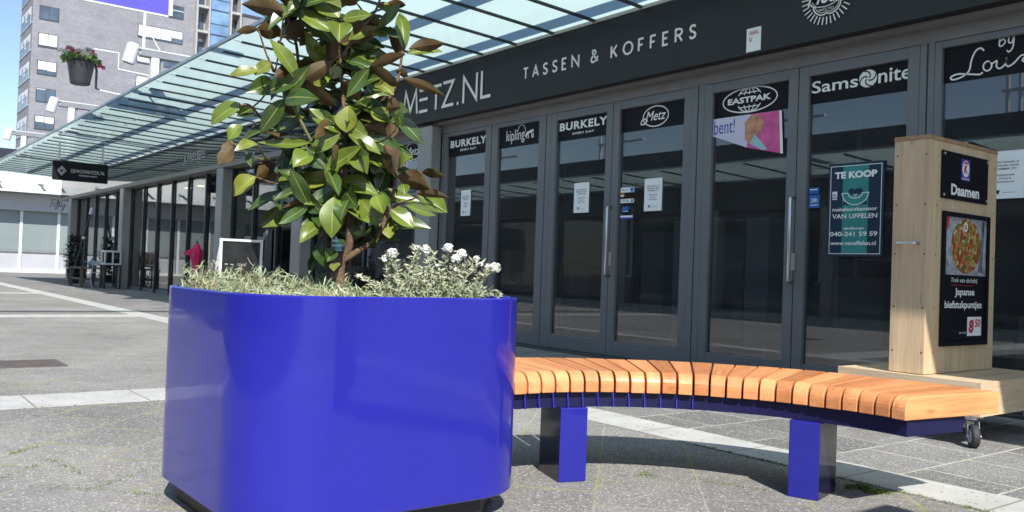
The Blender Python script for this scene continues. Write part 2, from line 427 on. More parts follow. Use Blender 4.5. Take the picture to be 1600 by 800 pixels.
BASE = {}
class MB:
    def __init__(s): s.v, s.f, s.m, s.h = [], [], [], 0.0
    def add(s, vs, fs, mi=0):
        b = len(s.v)
        s.v += [V(x) for x in vs]
        s.f += [tuple(i + b for i in f) for f in fs]
        s.m += [mi] * len(fs)
        return s
    def box(s, x0, x1, y0, y1, z0, z1, mi=0):
        vs = [(x, y, z) for z in (z0, z1) for y in (y0, y1) for x in (x0, x1)]
        return s.add(vs, [(0, 2, 3, 1), (4, 5, 7, 6), (0, 1, 5, 4), (2, 6, 7, 3), (0, 4, 6, 2), (1, 3, 7, 5)], mi)
    def fbox(s, fr, a0, a1, b0, b1, c0, c1, mi=0):
        vs = [fr.p(a, b, c) for c in (c0, c1) for b in (b0, b1) for a in (a0, a1)]
        return s.add(vs, [(0, 2, 3, 1), (4, 5, 7, 6), (0, 1, 5, 4), (2, 6, 7, 3), (0, 4, 6, 2), (1, 3, 7, 5)], mi)
    def prism(s, fr, poly, c0, c1, mi=0):
        n = len(poly)
        vs = [fr.p(a, b, c0) for a, b in poly] + [fr.p(a, b, c1) for a, b in poly]
        fs = [tuple(range(n - 1, -1, -1)), tuple(range(n, 2 * n))] + [(i, (i + 1) % n, n + (i + 1) % n, n + i) for i in range(n)]
        return s.add(vs, fs, mi)
    def tube(s, pts, rad, n=8, mi=0, cap=True):
        pts = [V(p) for p in pts]
        if not hasattr(rad, '__len__'): rad = [rad] * len(pts)
        vs, fs = [], []
        d0 = (pts[1] - pts[0]).normalized()
        a = d0.orthogonal().normalized()
        for i, p in enumerate(pts):
            d = (pts[min(i + 1, len(pts) - 1)] - pts[max(i - 1, 0)]).normalized()
            a = (a - d * a.dot(d)).normalized()
            b = d.cross(a)
            vs += [p + (a * math.cos(2 * math.pi * k / n) + b * math.sin(2 * math.pi * k / n)) * rad[i] for k in range(n)]
        for i in range(len(pts) - 1):
            fs += [(i * n + k, i * n + (k + 1) % n, (i + 1) * n + (k + 1) % n, (i + 1) * n + k) for k in range(n)]
        if cap:
            fs += [tuple(range(n - 1, -1, -1)), tuple(range((len(pts) - 1) * n, len(pts) * n))]
        return s.add(vs, fs, mi)
    def lathe(s, c, prof, n=24, mi=0, axis=(0, 0, 1)):
        c, ax = V(c), V(axis).normalized()
        a = ax.orthogonal().normalized(); b = ax.cross(a)
        vs, fs = [], []
        for r, z in prof:
            vs += [c + ax * z + (a * math.cos(2 * math.pi * k / n) + b * math.sin(2 * math.pi * k / n)) * r for k in range(n)]
        for i in range(len(prof) - 1):
            fs += [(i * n + k, i * n + (k + 1) % n, (i + 1) * n + (k + 1) % n, (i + 1) * n + k) for k in range(n)]
        fs += [tuple(range(n - 1, -1, -1)), tuple(range((len(prof) - 1) * n, len(prof) * n))]
        return s.add(vs, fs, mi)
    def stroke(s, fr, pts, w, h=0.003, mi=0, closed=False, th=0.002):
        """a mitred flat stroke of width w lying on the frame, th thick"""
        n = len(pts)
        P = [V((p[0], p[1], 0)) for p in pts]
        s.h += 0.00025
        h += s.h
        L, Rr = [], []
        for i in range(n):
            pa = P[(i - 1) % n] if (closed or i > 0) else None
            pb = P[(i + 1) % n] if (closed or i < n - 1) else None
            d1 = (P[i] - pa).normalized() if pa is not None else None
            d2 = (pb - P[i]).normalized() if pb is not None else None
            if d1 is None: d1 = d2
            if d2 is None: d2 = d1
            n1, n2 = V((-d1.y, d1.x, 0)), V((-d2.y, d2.x, 0))
            m = n1 + n2
            m = n1 if m.length < 1e-4 else m.normalized()
            k = w * 0.5 / max(0.42, m.dot(n1))
            L.append(P[i] + m * k); Rr.append(P[i] - m * k)
        vs = []
        for c in (h, h + th):
            vs += [fr.p(q.x, q.y, c) for q in L] + [fr.p(q.x, q.y, c) for q in Rr]
        fs = []
        for i in range(n if closed else n - 1):
            j = (i + 1) % n
            fs += [(2 * n + i, 3 * n + i, 3 * n + j, 2 * n + j), (i, 2 * n + i, 2 * n + j, j), (n + i, n + j, 3 * n + j, 3 * n + i)]
        return s.add(vs, fs, mi)
    def text(s, fr, txt, rect, h=0.003, mi=0, shear=0.0, bold=0.0, th=0.002, space=1.0):
        c = bpy.data.curves.new('t', 'FONT')
        c.body, c.size, c.shear, c.offset, c.space_character = txt, 1.0, shear, bold, space
        c.resolution_u = 3
        o = bpy.data.objects.new('t', c); COL.objects.link(o)
        bpy.context.view_layer.update()
        me = bpy.data.meshes.new_from_object(o.evaluated_get(bpy.context.evaluated_depsgraph_get()))
        bpy.data.objects.remove(o); bpy.data.curves.remove(c)
        xs = [v.co.x for v in me.vertices]; ys = [v.co.y for v in me.vertices]
        x0, x1, y0, y1 = min(xs), max(xs), min(ys), max(ys)
        a0, b0, a1, b1 = rect
        s.h += 0.00012
        hh = h + s.h
        vs = [fr.p(a0 + (v.co.x - x0) / (x1 - x0) * (a1 - a0), b0 + (v.co.y - y0) / (y1 - y0) * (b1 - b0), hh + th) for v in me.vertices]
        fs = []
        for p in me.polygons:
            q = tuple(p.vertices)
            fs.append(q)
        nn = (vs[fs[0][1]] - vs[fs[0][0]]).cross(vs[fs[0][2]] - vs[fs[0][1]])
        if nn.dot(fr.n) < 0: fs = [tuple(reversed(q)) for q in fs]
        s.add(vs, fs, mi)
        bpy.data.meshes.remove(me)
        return s
    def build(s, name, mats, parent=None, loc=None, bevel=0.0, smooth=False, seg=2):
        if parent is not None: L = BASE[parent.name]
        else: L = V(loc) if loc is not None else V((0, 0, 0))
        me = bpy.data.meshes.new(name)
        me.from_pydata([tuple(v - L) for v in s.v], [], s.f)
        for k in (mats if isinstance(mats, (list, tuple)) else [mats]):
            me.materials.append(M[k] if isinstance(k, str) else k)
        me.polygons.foreach_set('material_index', s.m)
        if smooth: me.polygons.foreach_set('use_smooth', [True] * len(me.polygons))
        me.update()
        o = bpy.data.objects.new(name, me)
        COL.objects.link(o)
        if parent is not None: o.parent = parent
        else: o.location = L
        BASE[o.name] = L
        if bevel:
            b = o.modifiers.new('bevel', 'BEVEL')
            b.width, b.segments, b.limit_method, b.angle_limit = bevel, seg, 'ANGLE', R(40)
            b.harden_normals = False
        return o

def thing(name, label, cat, loc, group=None):
    o = bpy.data.objects.new(name, None)
    COL.objects.link(o)
    o.location = loc
    o.empty_display_size = 0.2
    BASE[o.name] = V(loc)
    return tag(o, label, cat, group)
def tag(o, label, cat, group=None):
    o['label'], o['category'] = label, cat
    if group: o['group'] = group
    return o
def struct(o): o['kind'] = 'structure'; return o
def cat_rom(pts, k=6):
    P = [V((p[0], p[1], p[2] if len(p) > 2 else 0)) for p in pts]
    P = [P[0] * 2 - P[1]] + P + [P[-1] * 2 - P[-2]]
    out = []
    for i in range(1, len(P) - 2):
        a, b, c, d = P[i - 1], P[i], P[i + 1], P[i + 2]
        for j in range(k):
            t = j / k
            out.append(0.5 * ((2 * b) + (c - a) * t + (2 * a - 5 * b + 4 * c - d) * t * t + (3 * b - a - 3 * c + d) * t ** 3))
    out.append(P[-2])
    return out
def ellipse(cx, cy, a, b, n=40, t0=0.0, t1=None, rot=0.0):
    t1 = t0 + 2 * math.pi if t1 is None else t1
    out = []
    full = abs(t1 - t0 - 2 * math.pi) < 1e-6
    for k in range(n):
        t = t0 + (t1 - t0) * k / (n if full else n - 1)
        x, y = a * math.cos(t), b * math.sin(t)
        out.append((cx + x * math.cos(rot) - y * math.sin(rot), cy + x * math.sin(rot) + y * math.cos(rot)))
    return out
def rrect(x0, x1, y0, y1, r, n=8):
    out = []
    for cx, cy, a0 in ((x1 - r, y1 - r, 0), (x0 + r, y1 - r, 90), (x0 + r, y0 + r, 180), (x1 - r, y0 + r, 270)):
        for k in range(n + 1):
            a = R(a0 + 90 * k / n)
            out.append((cx + r * math.cos(a), cy + r * math.sin(a)))
    return out

# ------------------------------------------------------------------ ground
M['pave_diag'] = paving('diagonal_paving', R(45), (0.13, 0.07, 0), (0.255, 0.246, 0.231), (0.205, 0.198, 0.187), (0.37, 0.35, 0.30), 1.0, jw=0.6)
M['pave_shop'] = paving('shopside_paving', R(90), (0.10, 0.365, 0), (0.205, 0.200, 0.195), (0.140, 0.137, 0.135), (0.60, 0.57, 0.52), 0.35)
def bandmat(name, axis):
    m, t, b, new, link = nodes(name)
    o = coords(t)
    col = ramp(t, noise(t, 3, 6, o, 0.7), [(0.3, (0.39, 0.385, 0.37)), (0.7, (0.53, 0.525, 0.505))])
    for sc, lo, hue, k2 in ((42, 0.86, (0.12, 0.12, 0.12), 0.8), (110, 0.75, (0.28, 0.27, 0.26), 0.7)):
        vo = new('ShaderNodeTexVoronoi'); vo.inputs['Scale'].default_value = sc
        link(o, vo.inputs['Vector'])
        sx = new('ShaderNodeSeparateColor'); link(vo.outputs['Color'], sx.inputs[0])
        k = mth(t, 'MULTIPLY', mth(t, 'GREATER_THAN', sx.outputs[0], lo), mth(t, 'LESS_THAN', vo.outputs['Distance'], 0.3))
        col = mixc(t, col, hue, mth(t, 'MULTIPLY', k, k2))
    sp = new('ShaderNodeSeparateXYZ'); link(o, sp.inputs[0])
    q = mth(t, 'ABSOLUTE', mth(t, 'SUBTRACT', mth(t, 'FRACT', mth(t, 'MULTIPLY', sp.outputs[axis], 1 / 0.6)), 0.5))
    col = mixc(t, col, (0.20, 0.19, 0.12), mth(t, 'MULTIPLY', mth(t, 'LESS_THAN', q, 0.009), 0.9))
    link(col, b.inputs['Base Color']); b.inputs['Roughness'].default_value = 0.8
    bump(t, b, noise(t, 120, 3, o), 0.3, 0.004)
    return m
M['bandx'] = bandmat('pale_band_along', 0)
M['bandy'] = bandmat('pale_band_across', 1)
struct(MB().box(-400, 300, -300, 400, -0.5, -0.012).build('ground', mat('far_ground', (0.17, 0.168, 0.165), 0.9, var=0.2, scale=0.6)))
struct(MB().box(-60, 30, -30, 3.45, -0.011, 0.0).build('plaza_paving', 'pave_diag'))
struct(MB().box(-60, 30, 3.452, 9.9, -0.011, 0.0).build('shopside_pavement', 'pave_shop'))
b = MB().box(-60, 30, 3.46, 3.77, -0.006, 0.004)
struct(b.build('paving_band_along_shops', 'bandx'))
b = MB()
for x in (2.13, -5.62, -13.4, -21.15, -28.9):
    b.box(x - 0.24, x + 0.24, -30, 3.458, -0.006, 0.004)
struct(b.build('paving_bands_across_plaza', 'bandy'))

# weeds in the joints
def tuft(mb, c, n, h, sp, mi=0):
    for k in range(n):
        a, r = random.uniform(0, 6.283), sp * math.sqrt(random.random())
        p = V(c) + V((r * math.cos(a), r * math.sin(a), 0))
        d = V((random.uniform(-1, 1), random.uniform(-1, 1), random.uniform(0.5, 1.4))).normalized()
        l = h * random.uniform(0.5, 1.2)
        sd = d.cross(V((random.uniform(-1, 1), random.uniform(-1, 1), 0.1))).normalized() * l * 0.13
        q = p + d * l * 0.55; e = p + d * l + V((d.x, d.y, -0.5)) * l * 0.25
        mb.add([p - sd * 0.5, p + sd * 0.5, q + sd, e, q - sd], [(0, 1, 2, 4), (4, 2, 3)], mi)
b = MB()
for k in range(14): tuft(b, (-1.93 + random.gauss(0, .045), 3.36 + random.gauss(0, .02), 0.0), 26, 0.022, 0.022)
tag(b.build('weed', 'moss', loc=(-1.93, 3.36, 0)), 'low green weed growing in the paving joint beside the right bench leg', 'weed')
b = MB()
for k in range(260):
    t = random.random()
    x = -2.9 + 1.7 * t
    tuft(b, (x, 3.452 + random.gauss(0, 0.006), 0.002), 3, 0.012, 0.015)
for k in range(150):
    u = random.random()
    if random.random() < 0.5: p = (-2.55 + 0.06 * random.gauss(0, 0.4), 2.75 + random.gauss(0, 0.03))
    else: p = (-2.42 + 0.3 * u, 2.87 + 0.1 * u)
    tuft(b, (p[0], p[1], 0.001), 2, 0.010, 0.02)
for k in range(300):
    i = random.choice(((-3.72, 0.51, -3.98, 0.73), (-3.38, 0.73, -3.66, 1.06), (-3.5, 0.65, -3.2, 0.96), (-3.98, 0.73, -3.66, 0.78), (-4.15, 0.6, -4.3, 0.74), (-1.75, 3.2, -1.5, 3.3)))
    u = random.random()
    tuft(b, (i[0] + (i[2] - i[0]) * u + random.gauss(0, .008), i[1] + (i[3] - i[1]) * u + random.gauss(0, .008), 0.001), 2, 0.010, 0.012)
g = b.build('joint_grass', 'moss')
g['kind'] = 'stuff'

# manhole cover
b = MB()
b.box(-7.80, -7.30, 0.98, 1.43, -0.01, 0.005)
b.box(-7.755, -7.345, 1.025, 1.385, 0.0, 0.009)
for k in range(7):
    b.box(-7.72 + k * 0.055, -7.70 + k * 0.055, 1.05, 1.36, 0.008, 0.012)
tag(b.build('manhole_cover', 'rust', loc=(-7.55, 1.2, 0)), 'rusty brown rectangular manhole cover set in the grey paving', 'manhole cover')

# ------------------------------------------------------------------ the luggage shop front
YD, YF = 6.24, 6.0          # door plane, fascia plane
shop = thing('shop_building', 'shop front with black lettered fascia, grey framed doors and dark windows', 'shop', (-7.0, 6.24, 0))
FF = FY(YF)
b = MB().box(-11.6, 4.5, YF, YF + 0.10, 2.735, 3.385)
b.box(-11.6, 4.5, YF - 0.012, YF + 0.10, 3.386, 3.425, 1)
fas = b.build('fascia', ['fascia', 'trim'], shop, bevel=0.003)
# lettering on the fascia
b = MB()
def S(pts, w=0.036, closed=False): b.stroke(FF, pts, w, 0.002, 0, closed, 0.006)
S([(-10.275, 2.878), (-10.215, 3.195), (-10.085, 2.93), (-9.953, 3.195), (-9.915, 2.878)])
for z in (3.172, 3.045, 2.890): S([(-9.86, z), (-9.655, z)])
S([(-9.585, 3.176), (-9.335, 3.176)]); S([(-9.457, 3.157), (-9.457, 2.872)])
S([(-9.295, 3.188), (-9.065, 3.188), (-9.29, 2.892), (-9.05, 2.892)])
S([(-8.972, 2.888), (-8.938, 2.888)])
S([(-8.835, 2.872), (-8.835, 3.19), (-8.56, 2.89), (-8.56, 3.208)])
S([(-8.458, 3.21), (-8.458, 2.892), (-8.27, 2.892)])
b.build('shop_name', 'white', fas)
b = MB()
def letters(txt, x0, x1, z0, z1, wdt):
    G = {'T': ([[(0, 1), (1, 1)], [(.5, .97), (.5, 0)]], .8), 'A': ([[(0, 0), (.5, 1), (1, 0)], [(.2, .33), (.8, .33)]], .95),
         'E': ([[(.9, 1), (0, 1), (0, 0), (.9, 0)], [(.05, .52), (.75, .52)]], .7), 'N': ([[(0, 0), (0, 1), (1, 0), (1, 1)]], 1.0),
         'K': ([[(0, 0), (0, 1)], [(.9, 1), (.08, .42)], [(.3, .56), (.95, 0)]], .85), 'O': (None, 1.2), 'F': ([[(.9, 1), (0, 1), (0, 0)], [(.05, .5), (.75, .5)]], .7),
         'R': ([[(0, 0), (0, 1), (.5, 1), (.8, .93), (.92, .76), (.8, .58), (.5, .5), (.06, .5)], [(.45, .48), (.95, 0)]], .82),
         'S': ([[(.92, .84), (.75, .97), (.45, 1), (.15, .9), (.08, .72), (.25, .57), (.7, .45), (.93, .28), (.82, .08), (.5, 0), (.2, .03), (.04, .18)]], .72)}
    gap = 0.85
    W = sum(G[c][1] if c in G else 1.0 for c in txt) + gap * (len(txt) - 1)
    k, hh = (x1 - x0) / W, z1 - z0
    x = x0
    for c in txt:
        st, cw = G[c]
        ww = cw * k
        if c == 'O': b.stroke(FF, ellipse(x + ww / 2, z0 + hh / 2, ww / 2, hh / 2, 28), wdt, 0.002, 0, True, 0.006)
        else:
            for q in st: b.stroke(FF, [(x + a * ww, z0 + d * hh) for a, d in q], wdt, 0.002, 0, False, 0.006)
        x += ww + gap * k
        b.build('letter', 'white', fas); b.__init__()
letters('TASSEN', -7.66, -6.745, 2.99, 3.105, 0.019)
b = MB()
S([(p.x, p.y) for p in cat_rom([(-6.455, 3.045), (-6.49, 3.0), (-6.535, 2.99), (-6.552, 3.02), (-6.53, 3.05), (-6.49, 3.08), (-6.505, 3.108), (-6.53, 3.105), (-6.533, 3.08), (-6.50, 3.04), (-6.452, 2.992)], 4)], 0.017)
b.build('ampersand', 'white', fas)
b = MB()
letters('KOFFERS', -6.262, -5.185, 2.987, 3.103, 0.019)

# sunburst badge
b = MB()
cx, cz = -3.875, 3.062
for k in range(36):
    a = 2 * math.pi * k / 36
    r1, r2 = (0.165, 0.225)
    b.stroke(FF, [(cx + r1 * math.cos(a), cz + r1 * math.sin(a)), (cx + r2 * math.cos(a), cz + r2 * math.sin(a))], 0.008, 0.002, 0, False, 0.004)
sh = []
for k in range(48):
    a = 2 * math.pi * k / 48
    r = 0.135 + 0.018 * abs(math.cos(3 * a)) ** 0.6
    sh.append((cx + r * math.cos(a), cz + r * math.sin(a)))
b.stroke(FF, sh, 0.009, 0.002, 0, True, 0.004)
b.stroke(FF, [(cx + (x - cx) * .88, cz + (y - cz) * .88) for x, y in sh], 0.004, 0.002, 0, True, 0.004)
b.text(FF, 'Metz', (cx - 0.17, cz - 0.055, cx + 0.14, cz + 0.075), 0.004, 0, 0.35, 0.012)
b.stroke(FF, [(p.x, p.y) for p in cat_rom([(cx - 0.12, cz - 0.07), (cx, cz - 0.082), (cx + 0.11, cz - 0.05)], 6)], 0.006, 0.002, 0, False, 0.004)
b.text(FF, 'SINCE 1923', (cx - 0.075, cz - 0.112, cx + 0.06, cz - 0.095), 0.003)
b.build('round_badge', 'white', fas)
b = MB().box(-4.632, -4.488, YF - 0.004, YF - 0.001, 2.752, 2.950)
b2 = FY(YF - 0.004)
b.text(b2, 'AAN\nU', (-4.605, 2.835, -4.515, 2.93), 0.0, 1, 0, 0.01)
b.build('small_notice_plate', ['paper', 'red'], fas)
# soffit, header, posts
MB().box(-11.6, 4.5, YF + 0.101, 6.31, 2.705, 2.733).build('soffit', 'soffit', shop)
MB().box(-11.6, 4.5, 6.215, 6.30, 2.605, 2.704).build('header_rail', 'soffit', shop)
MB().box(-11.6, 4.5, 6.10, 6.42, 0.0, 0.02).build('threshold', mat('dark_sill', (0.07, 0.07, 0.072), 0.6), shop)
MB().box(-9.93, -9.60, 6.03, 6.20, 0.02, 2.70).build('column', 'column', shop, bevel=0.025, seg=4)
for x0, x1 in ((-9.599, -9.53), (-8.58, -8.44), (-7.56, -7.405), (-5.385, -5.24), (-3.235, -3.13), (-1.55, -1.45), (0.1, 0.2)):
    bb = MB().box(x0, (x0 + x1) / 2 - 0.004, 6.20, 6.29, 0.02, 2.604)
    bb.box((x0 + x1) / 2 + 0.004, x1, 6.206, 6.29, 0.02, 2.604)
    bb.build('post', 'frame', shop, bevel=0.004)

def leaf_frame(mb, x0, x1, z0, z1, sl, bt, tp, y0, y1):
    mb.box(x0, x0 + sl, y0, y1, z0, z1); mb.box(x1 - sl, x1, y0, y1, z0, z1)
    mb.box(x0 + sl, x1 - sl, y0 + 0.002, y1, z0, z0 + bt); mb.box(x0 + sl, x1 - sl, y0 + 0.002, y1, z1 - tp, z1)
def glazed(kind, x0, x1, sl, bt, tp, z1=2.60, y0=6.205):
    mb = MB()
    leaf_frame(mb, x0, x1, 0.025, z1, sl, bt, tp, y0, 6.285)
    p = mb.build(kind, 'frame', shop, bevel=0.004)
    MB().box(x0 + sl - 0.004, x1 - sl + 0.004, 6.238, 6.246, 0.025 + bt - 0.004, z1 - tp + 0.004).build('glass', 'shopglass', p)
    return p
def vinyl(p, x0, x1, z0, z1, draw):
    mb = MB().box(x0, x1, 6.2345, 6.2375, z0, z1, 0)
    draw(mb, FY(6.2345))
    mb.build('vinyl_sign', ['dark', 'white'], p)
T = lambda mb, fr, s, r, **k: mb.text(fr, s, r, 0.0002, 1, th=0.0008, **k)
def burkely(a0, b0, a1, b1, c0, d0, c1, d1):
    def f(mb, fr):
        T(mb, fr, 'BURKELY', (a0, b0, a1, b1), bold=0.035, space=1.12)
        T(mb, fr, 'EVERY DAY', (c0, d0, c1, d1), bold=0.03, space=1.2)
    return f
def metz(cx, cz, a, bb):
    def f(mb, fr):
        mb.stroke(fr, ellipse(cx, cz, a, bb), 0.010, 0.0003, 1, True, 0.0008)
        T(mb, fr, 'Metz', (cx - a * 0.78, cz - bb * 0.42, cx + a * 0.82, cz + bb * 0.55), shear=0.3, bold=0.005)
        mb.stroke(fr, [(p.x, p.y) for p in cat_rom([(cx - a * 0.62, cz - bb * 0.30), (cx - a * 0.85, cz - bb * 0.62), (cx - a * 1.15, cz - bb * 0.62), (cx - a * 1.05, cz - bb * 0.2), (cx - a * 0.75, cz - bb * 0.15)], 5)], 0.012, 0.0003, 1, False, 0.0008)
    return f
def kipling(mb, fr):
    T(mb, fr, 'kipling', (-8.25, 2.335, -7.905, 2.50), bold=0.0)
    mb.stroke(fr, ellipse(-7.965, 2.45, 0.075, 0.095, 16, R(170), R(5)), 0.007, 0.0003, 1, False, 0.0008)
    mb.stroke(fr, [(-7.885, 2.40), (-7.86, 2.435), (-7.80, 2.45), (-7.745, 2.46)], 0.028, 0.0003, 1, False, 0.0008)
    for x in (-7.875, -7.84, -7.775, -7.75):
        mb.stroke(fr, [(x, 2.43), (x + 0.008, 2.375)], 0.014, 0.0003, 1, False, 0.0008)
def eastpak(mb, fr):
    cx, cz = -4.765, 2.41
    mb.stroke(fr, ellipse(cx, cz, 0.285, 0.108), 0.010, 0.0003, 1, True, 0.0008)
    for sgn in (1, -1):
        mb.stroke(fr, ellipse(cx, cz, 0.13, 0.106, 14, R(25) if sgn > 0 else R(205), R(155) if sgn > 0 else R(335)), 0.009, 0.0003, 1, False, 0.0008)
        mb.stroke(fr, ellipse(cx, cz, 0.06, 0.106, 14, R(25) if sgn > 0 else R(205), R(155) if sgn > 0 else R(335)), 0.008, 0.0003, 1, False, 0.0008)
        mb.stroke(fr, [(cx, cz + sgn * 0.045), (cx, cz + sgn * 0.104)], 0.008, 0.0003, 1, False, 0.0008)
        mb.stroke(fr, [(cx - 0.105, cz + sgn * 0.062), (cx + 0.105, cz + sgn * 0.062)], 0.008, 0.0003, 1, False, 0.0008)
    mb.box(cx - 0.25, cx + 0.25, 6.2325, 6.2335, cz - 0.034, cz + 0.034, 0)
    mb.text(FY(6.2325), 'EASTPAK', (cx - 0.228, cz - 0.026, cx + 0.228, cz + 0.028), 0.0006, 1, bold=0.035, th=0.0008)
def samsonite(mb, fr):
    T(mb, fr, 'Sams', (-4.15, 2.372, -3.742, 2.47), bold=0.012)
    T(mb, fr, 'nite', (-3.575, 2.372, -3.315, 2.478), bold=0.012)
    mb.prism(fr, ellipse(-3.66, 2.424, 0.074, 0.068, 32), 0.0003, 0.0008, 1)
    for k in range(4):
        a = R(20 + 90 * k)
        pts = []
        for j in range(7):
            rr, aa = 0.010 + 0.0105 * j, a + R(16) * j
            pts.append((-3.66 + rr * math.cos(aa), 2.424 + rr * 0.92 * math.sin(aa)))
        mb.stroke(fr, pts, 0.010, 0.0012, 0, False, 0.0006)
def bylou(mb, fr):
    q = lambda pts, w: mb.stroke(fr, [(p.x, p.y) for p in cat_rom(pts, 6)], w, 0.0003, 1, False, 0.0008)
    q([(-2.80, 2.485), (-2.825, 2.508), (-2.86, 2.49), (-2.885, 2.43), (-2.90, 2.36), (-2.95, 2.325), (-3.01, 2.315), (-3.025, 2.335), (-2.98, 2.35), (-2.90, 2.338), (-2.83, 2.325), (-2.805, 2.335)], 0.011)
    q(ellipse(-2.775, 2.375, 0.028, 0.033, 10, R(60), R(400)), 0.010)
    q([(-2.745, 2.385), (-2.715, 2.40), (-2.715, 2.36), (-2.69, 2.345), (-2.66, 2.37), (-2.652, 2.405), (-2.655, 2.365), (-2.635, 2.35), (-2.60, 2.37), (-2.56, 2.41), (-2.53, 2.405), (-2.55, 2.375), (-2.50, 2.35), (-2.44, 2.36), (-2.41, 2.40), (-2.38, 2.41)], 0.010)
    q([(-2.38, 2.41), (-2.405, 2.375), (-2.38, 2.35), (-2.345, 2.37), (-2.32, 2.41), (-2.315, 2.36), (-2.27, 2.36)], 0.010)
    q([(-2.695, 2.588), (-2.70, 2.505), (-2.68, 2.50), (-2.663, 2.52), (-2.675, 2.543), (-2.695, 2.53)], 0.009)
    q([(-2.64, 2.548), (-2.64, 2.515), (-2.62, 2.51), (-2.607, 2.55), (-2.612, 2.48), (-2.635, 2.448), (-2.65, 2.462)], 0.009)

p = glazed('window', -11.52, -9.94, 0.05, 0.14, 0.05); vinyl(p, -11.46, -9.995, 2.335, 2.545, metz(-10.39, 2.44, 0.235, 0.115))
p = glazed('window', -9.528, -8.582, 0.05, 0.14, 0.05); vinyl(p, -9.474, -8.636, 2.285, 2.545, burkely(-9.44, 2.40, -8.655, 2.495, -9.215, 2.345, -8.865, 2.372))
p = glazed('window', -8.438, -7.562, 0.05, 0.14, 0.05); vinyl(p, -8.384, -7.616, 2.30, 2.545, kipling)
p = glazed('door', -7.402, -6.428, 0.092, 0.15, 0.085); vinyl(p, -7.306, -6.524, 2.283, 2.508, burkely(-7.285, 2.392, -6.515 - 0.02, 2.48, -7.07, 2.335, -6.73, 2.358))
HAND = [(p, -6.312, 6.20)]
p = glazed('door', -6.42, -5.388, 0.092, 0.15, 0.085); vinyl(p, -6.324, -5.484, 2.278, 2.508, metz(-5.865, 2.396, 0.165, 0.098))
p = glazed('door', -5.238, -4.258, 0.092, 0.15, 0.085); vinyl(p, -5.142, -4.354, 2.281, 2.508, eastpak)
HAND.append((p, -4.17, 6.20))
p = glazed('door', -4.25, -3.238, 0.092, 0.15, 0.085); vinyl(p, -4.154, -3.334, 2.286, 2.508, samsonite)
p = glazed('window', -3.128, -1.552, 0.05, 0.14, 0.05); vinyl(p, -3.074, -1.606, 2.295, 2.545, bylou)
glazed('window', -1.448, 0.098, 0.05, 0.14, 0.05)
glazed('window', 0.202, 1.8, 0.05, 0.14, 0.05)
for p, x, y in HAND:
    x -= 0.09
    mb = MB().tube([(x, 6.204, 0.83), (x, 6.15, 0.83), (x + .002, 6.142, 0.845), (x + .002, 6.142, 1.51), (x, 6.15, 1.525), (x, 6.204, 1.525)], 0.013, 10)
    mb.build('handle', 'steel', p, smooth=True)
    MB().box(x - 0.012, x + 0.022, 6.196, 6.2045, 0.93, 1.07).build('lock_plate', 'steel', p, bevel=0.002)
    mb = MB().tube([(x + .16, 6.286, 0.83), (x + .16, 6.335, 0.83), (x + .16, 6.345, 0.845), (x + .16, 6.345, 1.51), (x + .16, 6.335, 1.525), (x + .16, 6.286, 1.525)], 0.013, 10)
    mb.build('handle', 'steel', p, smooth=True)
# inside: room behind the glass
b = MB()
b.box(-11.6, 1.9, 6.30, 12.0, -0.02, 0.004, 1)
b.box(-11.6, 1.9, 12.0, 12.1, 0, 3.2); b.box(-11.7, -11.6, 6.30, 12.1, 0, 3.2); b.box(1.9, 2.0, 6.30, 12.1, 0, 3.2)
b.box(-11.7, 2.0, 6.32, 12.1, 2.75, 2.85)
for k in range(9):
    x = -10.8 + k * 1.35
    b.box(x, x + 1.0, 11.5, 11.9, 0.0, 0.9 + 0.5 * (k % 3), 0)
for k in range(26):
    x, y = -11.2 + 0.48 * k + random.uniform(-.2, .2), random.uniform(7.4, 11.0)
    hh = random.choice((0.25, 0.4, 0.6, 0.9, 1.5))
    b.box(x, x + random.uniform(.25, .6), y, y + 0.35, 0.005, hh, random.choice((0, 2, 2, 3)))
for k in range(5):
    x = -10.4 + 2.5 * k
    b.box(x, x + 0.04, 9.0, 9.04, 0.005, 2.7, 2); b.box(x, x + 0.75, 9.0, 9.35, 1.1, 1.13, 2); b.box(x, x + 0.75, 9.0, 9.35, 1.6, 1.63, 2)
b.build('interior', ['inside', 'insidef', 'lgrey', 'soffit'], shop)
MB().box(-11.7, 4.5, 6.32, 12.2, 2.86, 3.30).build('roof', 'fascia', shop)

# stickers and papers on the glass
FG = 6.2300
def notice(name, quad, label, lines, kind='paper'):
    x0, x1, z0, z1 = quad
    mb = MB().box(x0, x1, FG - 0.0012, FG + 0.0035, z0, z1, 0)
    fr = FY(FG - 0.0012)
    n = len(lines)
    for txt, (a0, c0, a1, c1) in lines:
        W, H = x1 - x0, z1 - z0
        mb.text(fr, txt, (x0 + a0 * W, z0 + c0 * H, x0 + a1 * W, z0 + c1 * H), 0.0001, 1, 0, 0.02, 0.0004)
    mb.prism(fr, [(x0 + (.30 + dx) * (x1 - x0), z0 + (.13 + dz) * (z1 - z0)) for dx, dz in ((-.06, .05), (-.04, -.01), (0, -.045), (.04, -.01), (.06, .05))], 0.0002, 0.0006, 1)
    tag(mb.build(name, ['paper', 'ink'], loc=((x0 + x1) / 2, FG, z0)), label, 'notice', 'white moving notices taped to the shop glass')
LN = [('DEZE WINKEL IS', (.14, .745, .86, .785)), ('VERHUISD NAAR', (.14, .675, .86, .715)), ('NUMMER 272', (.2, .605, .80, .645)),
      ('TEGENOVER', (.25, .475, .76, .51)), ('ETOS &', (.34, .405, .66, .44)), ('DOUGLAS', (.28, .335, .74, .37)), ('LEDERWAREN', (.42, .12, .76, .135))]
notice('paper_notice', (-9.15, -8.945, 1.518, 1.842), 'white paper notice on the window next to the silver column, leftmost of its kind', LN)
